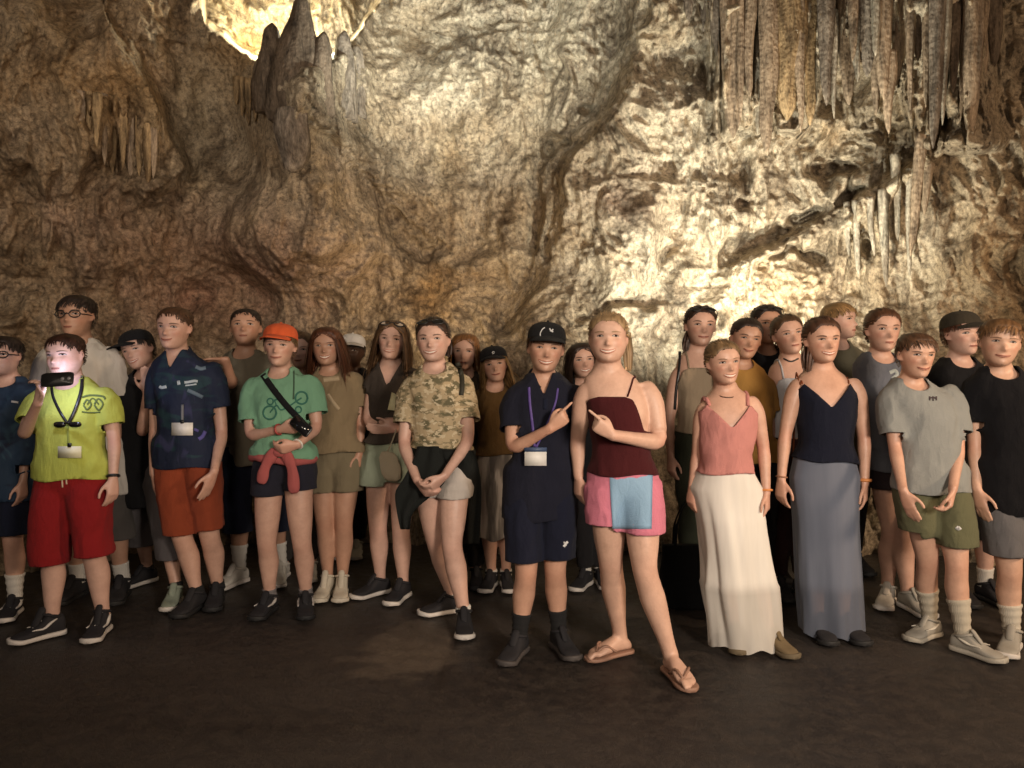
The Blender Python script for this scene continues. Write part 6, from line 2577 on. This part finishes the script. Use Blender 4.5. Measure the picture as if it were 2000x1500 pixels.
# ------------------------------------------------------------------ things carried or set down
def phone():
    """The dark phone the boy in lime holds up: its screen side faces him and lights his chin."""
    c = P(112, 741, LIME.D - .300)
    up = nrm(np.array([-.10, .30, .95]))
    u = nrm(np.array([.95, .25, .06]))
    f = nrm(np.cross(u, up))
    if f[1] > 0:
        f = -f
    r = thing('phone', 'dark phone held up by the boy in the lime shirt, screen lighting his face', 'phone', c)
    V, F = Geo().loft(np.array([c - f * .005, c - f * .0045 * .2, c + f * .005]), u, up, [.070, .072, .070], [.034, .036, .034], seg=28, power=6).arrays()
    put('phone_case', V, F, M['black_plastic'], r, c)
    G = Geo()
    for k in (-1, 1):
        G.loft(np.array([c + f * .004 + u * (.038 + .014 * k), c + f * .008 + u * (.038 + .014 * k)]), u, up, .008, .008, seg=14)
    V, F = G.arrays()
    put('camera_lens', V, F, m_plain('lens_glass', (.25, .25, .27), .2), r, c)
    V, F = Geo().box(c - f * .0062, np.array([u * .064, up * .030, f * .0006])).arrays()
    put('screen', V, F, m_glow((.55, .62, 1.0), 5.0), r, c, smooth=False)
    l = lamp('phone_screen_light', 'AREA', c - f * .02, c - f * 1.0 + np.array([.0, 0, .10]), 0.9, (.66, .70, 1.0), size=.06)
    l.parent = None


phone()


def small_phone():
    c = P(588, 832, MINT.D - .235)
    u, up = nrm(np.array([.75, -.2, -.55])), nrm(np.array([.5, .3, .75]))
    f = nrm(np.cross(u, up))
    r = thing('phone', 'black phone gripped by the person in the mint green T-shirt', 'phone', c)
    V, F = Geo().loft(np.array([c - f * .004, c, c + f * .004]), u, up, [.064, .066, .064], [.032, .034, .032], seg=24, power=6).arrays()
    put('phone_case', V, F, M['black_plastic'], r, c)
    V, F = Geo().box(c + f * .0045, np.array([u * .058, up * .028, f * .0006])).arrays()
    put('screen', V, F, m_plain('screen_glass', (.01, .01, .012), .1), r, c, smooth=False)


small_phone()


def cloth_bag():
    """Pale cloth pouch hanging from the hand of the girl with folded arms."""
    c = P(764, 912, FOLD.D - .19)
    r = thing('cloth_bag', 'small cream cloth bag hanging in front of pale green shorts', 'bag', c)
    t = np.linspace(0, 1, 12)
    C = np.array([P(757 + 11 * k, 882 + 58 * k, FOLD.D - .19) for k in t])
    rw = np.interp(t, [0, .2, .6, .9, 1], [.035, .055, .062, .050, .02])
    V, F = Geo().loft(C, [1, 0, 0], [0, 1, 0], rw, rw * .45, seg=20, power=2.6).arrays()
    V = V + .005 * np.stack([vnoise(V * 30, 2)] * 3, 1)
    put('pouch', V, F, m_cloth((.60, .52, .38)), r, c)
    V, F = Geo().tube(spline([P(756, 884, FOLD.D - .19), P(766, 862, FOLD.D - .20), P(774, 838, FOLD.D - .19)], 10), .004, seg=6).arrays()
    put('cord', V, F, m_cloth((.60, .52, .38)), r, c)
    c2 = P(763, 787, FOLD.D - .175)
    V = np.array([P(x, y, FOLD.D - f) for x, y, f in ((757, 800, .185), (765, 766, .150), (773, 770, .150), (771, 802, .185))])
    V2 = V + np.array([0, .003, 0])
    o = put('folded_leaflet', np.concatenate([V, V2]), np.array([[0, 1, 2, 3], [7, 6, 5, 4], [0, 1, 5, 4], [1, 2, 6, 5], [2, 3, 7, 6], [3, 0, 4, 7]]), m_plain('leaflet_paper', (.72, .68, .42), .6), None, c2, smooth=False)
    o['label'] = 'pale yellow folded leaflet tucked above the folded arms'
    o['category'] = 'leaflet'


cloth_bag()


def tote():
    b = ground(1342, 1186)
    r = thing('tote_bag', 'black tote bag standing on the floor behind the white skirt', 'bag', b)
    bm = m_cloth((.008, .009, .010))
    n = 12
    t = np.linspace(0, 1, n)
    C = b + np.outer(t * .36, [0, 0, 1.0]) + [0, 0, .004]
    ru = np.interp(t, [0, .04, .3, .8, 1], [.125, .150, .158, .150, .140])
    rw = np.interp(t, [0, .04, .3, .8, 1], [.06, .075, .075, .050, .030])
    V, F = Geo().loft(C, [1, 0, 0], [0, 1, 0], ru, rw, seg=40, power=3.6).arrays()
    V = V + np.array([.008, .010, .004]) * np.stack([vnoise(V * 11 + k, 3) for k in (0, 9, 21)], 1)
    V[:, 2] = np.maximum(V[:, 2], .003)
    put('bag_body', V, F, bm, r, b)
    for f in (-.026, .026):
        q = [b + [-.075, f, .35], b + [-.060, f * 1.1, .50], b + [.01, f * .8, .62], b + [.070, f * 1.1, .50], b + [.085, f, .35]]
        V, F = Geo().tube(spline(q, 24), .008, seg=8, flat=.4).arrays()
        put('handle', V, F, bm, r, b)
    q = b + np.array([0, 0, .001])


tote()
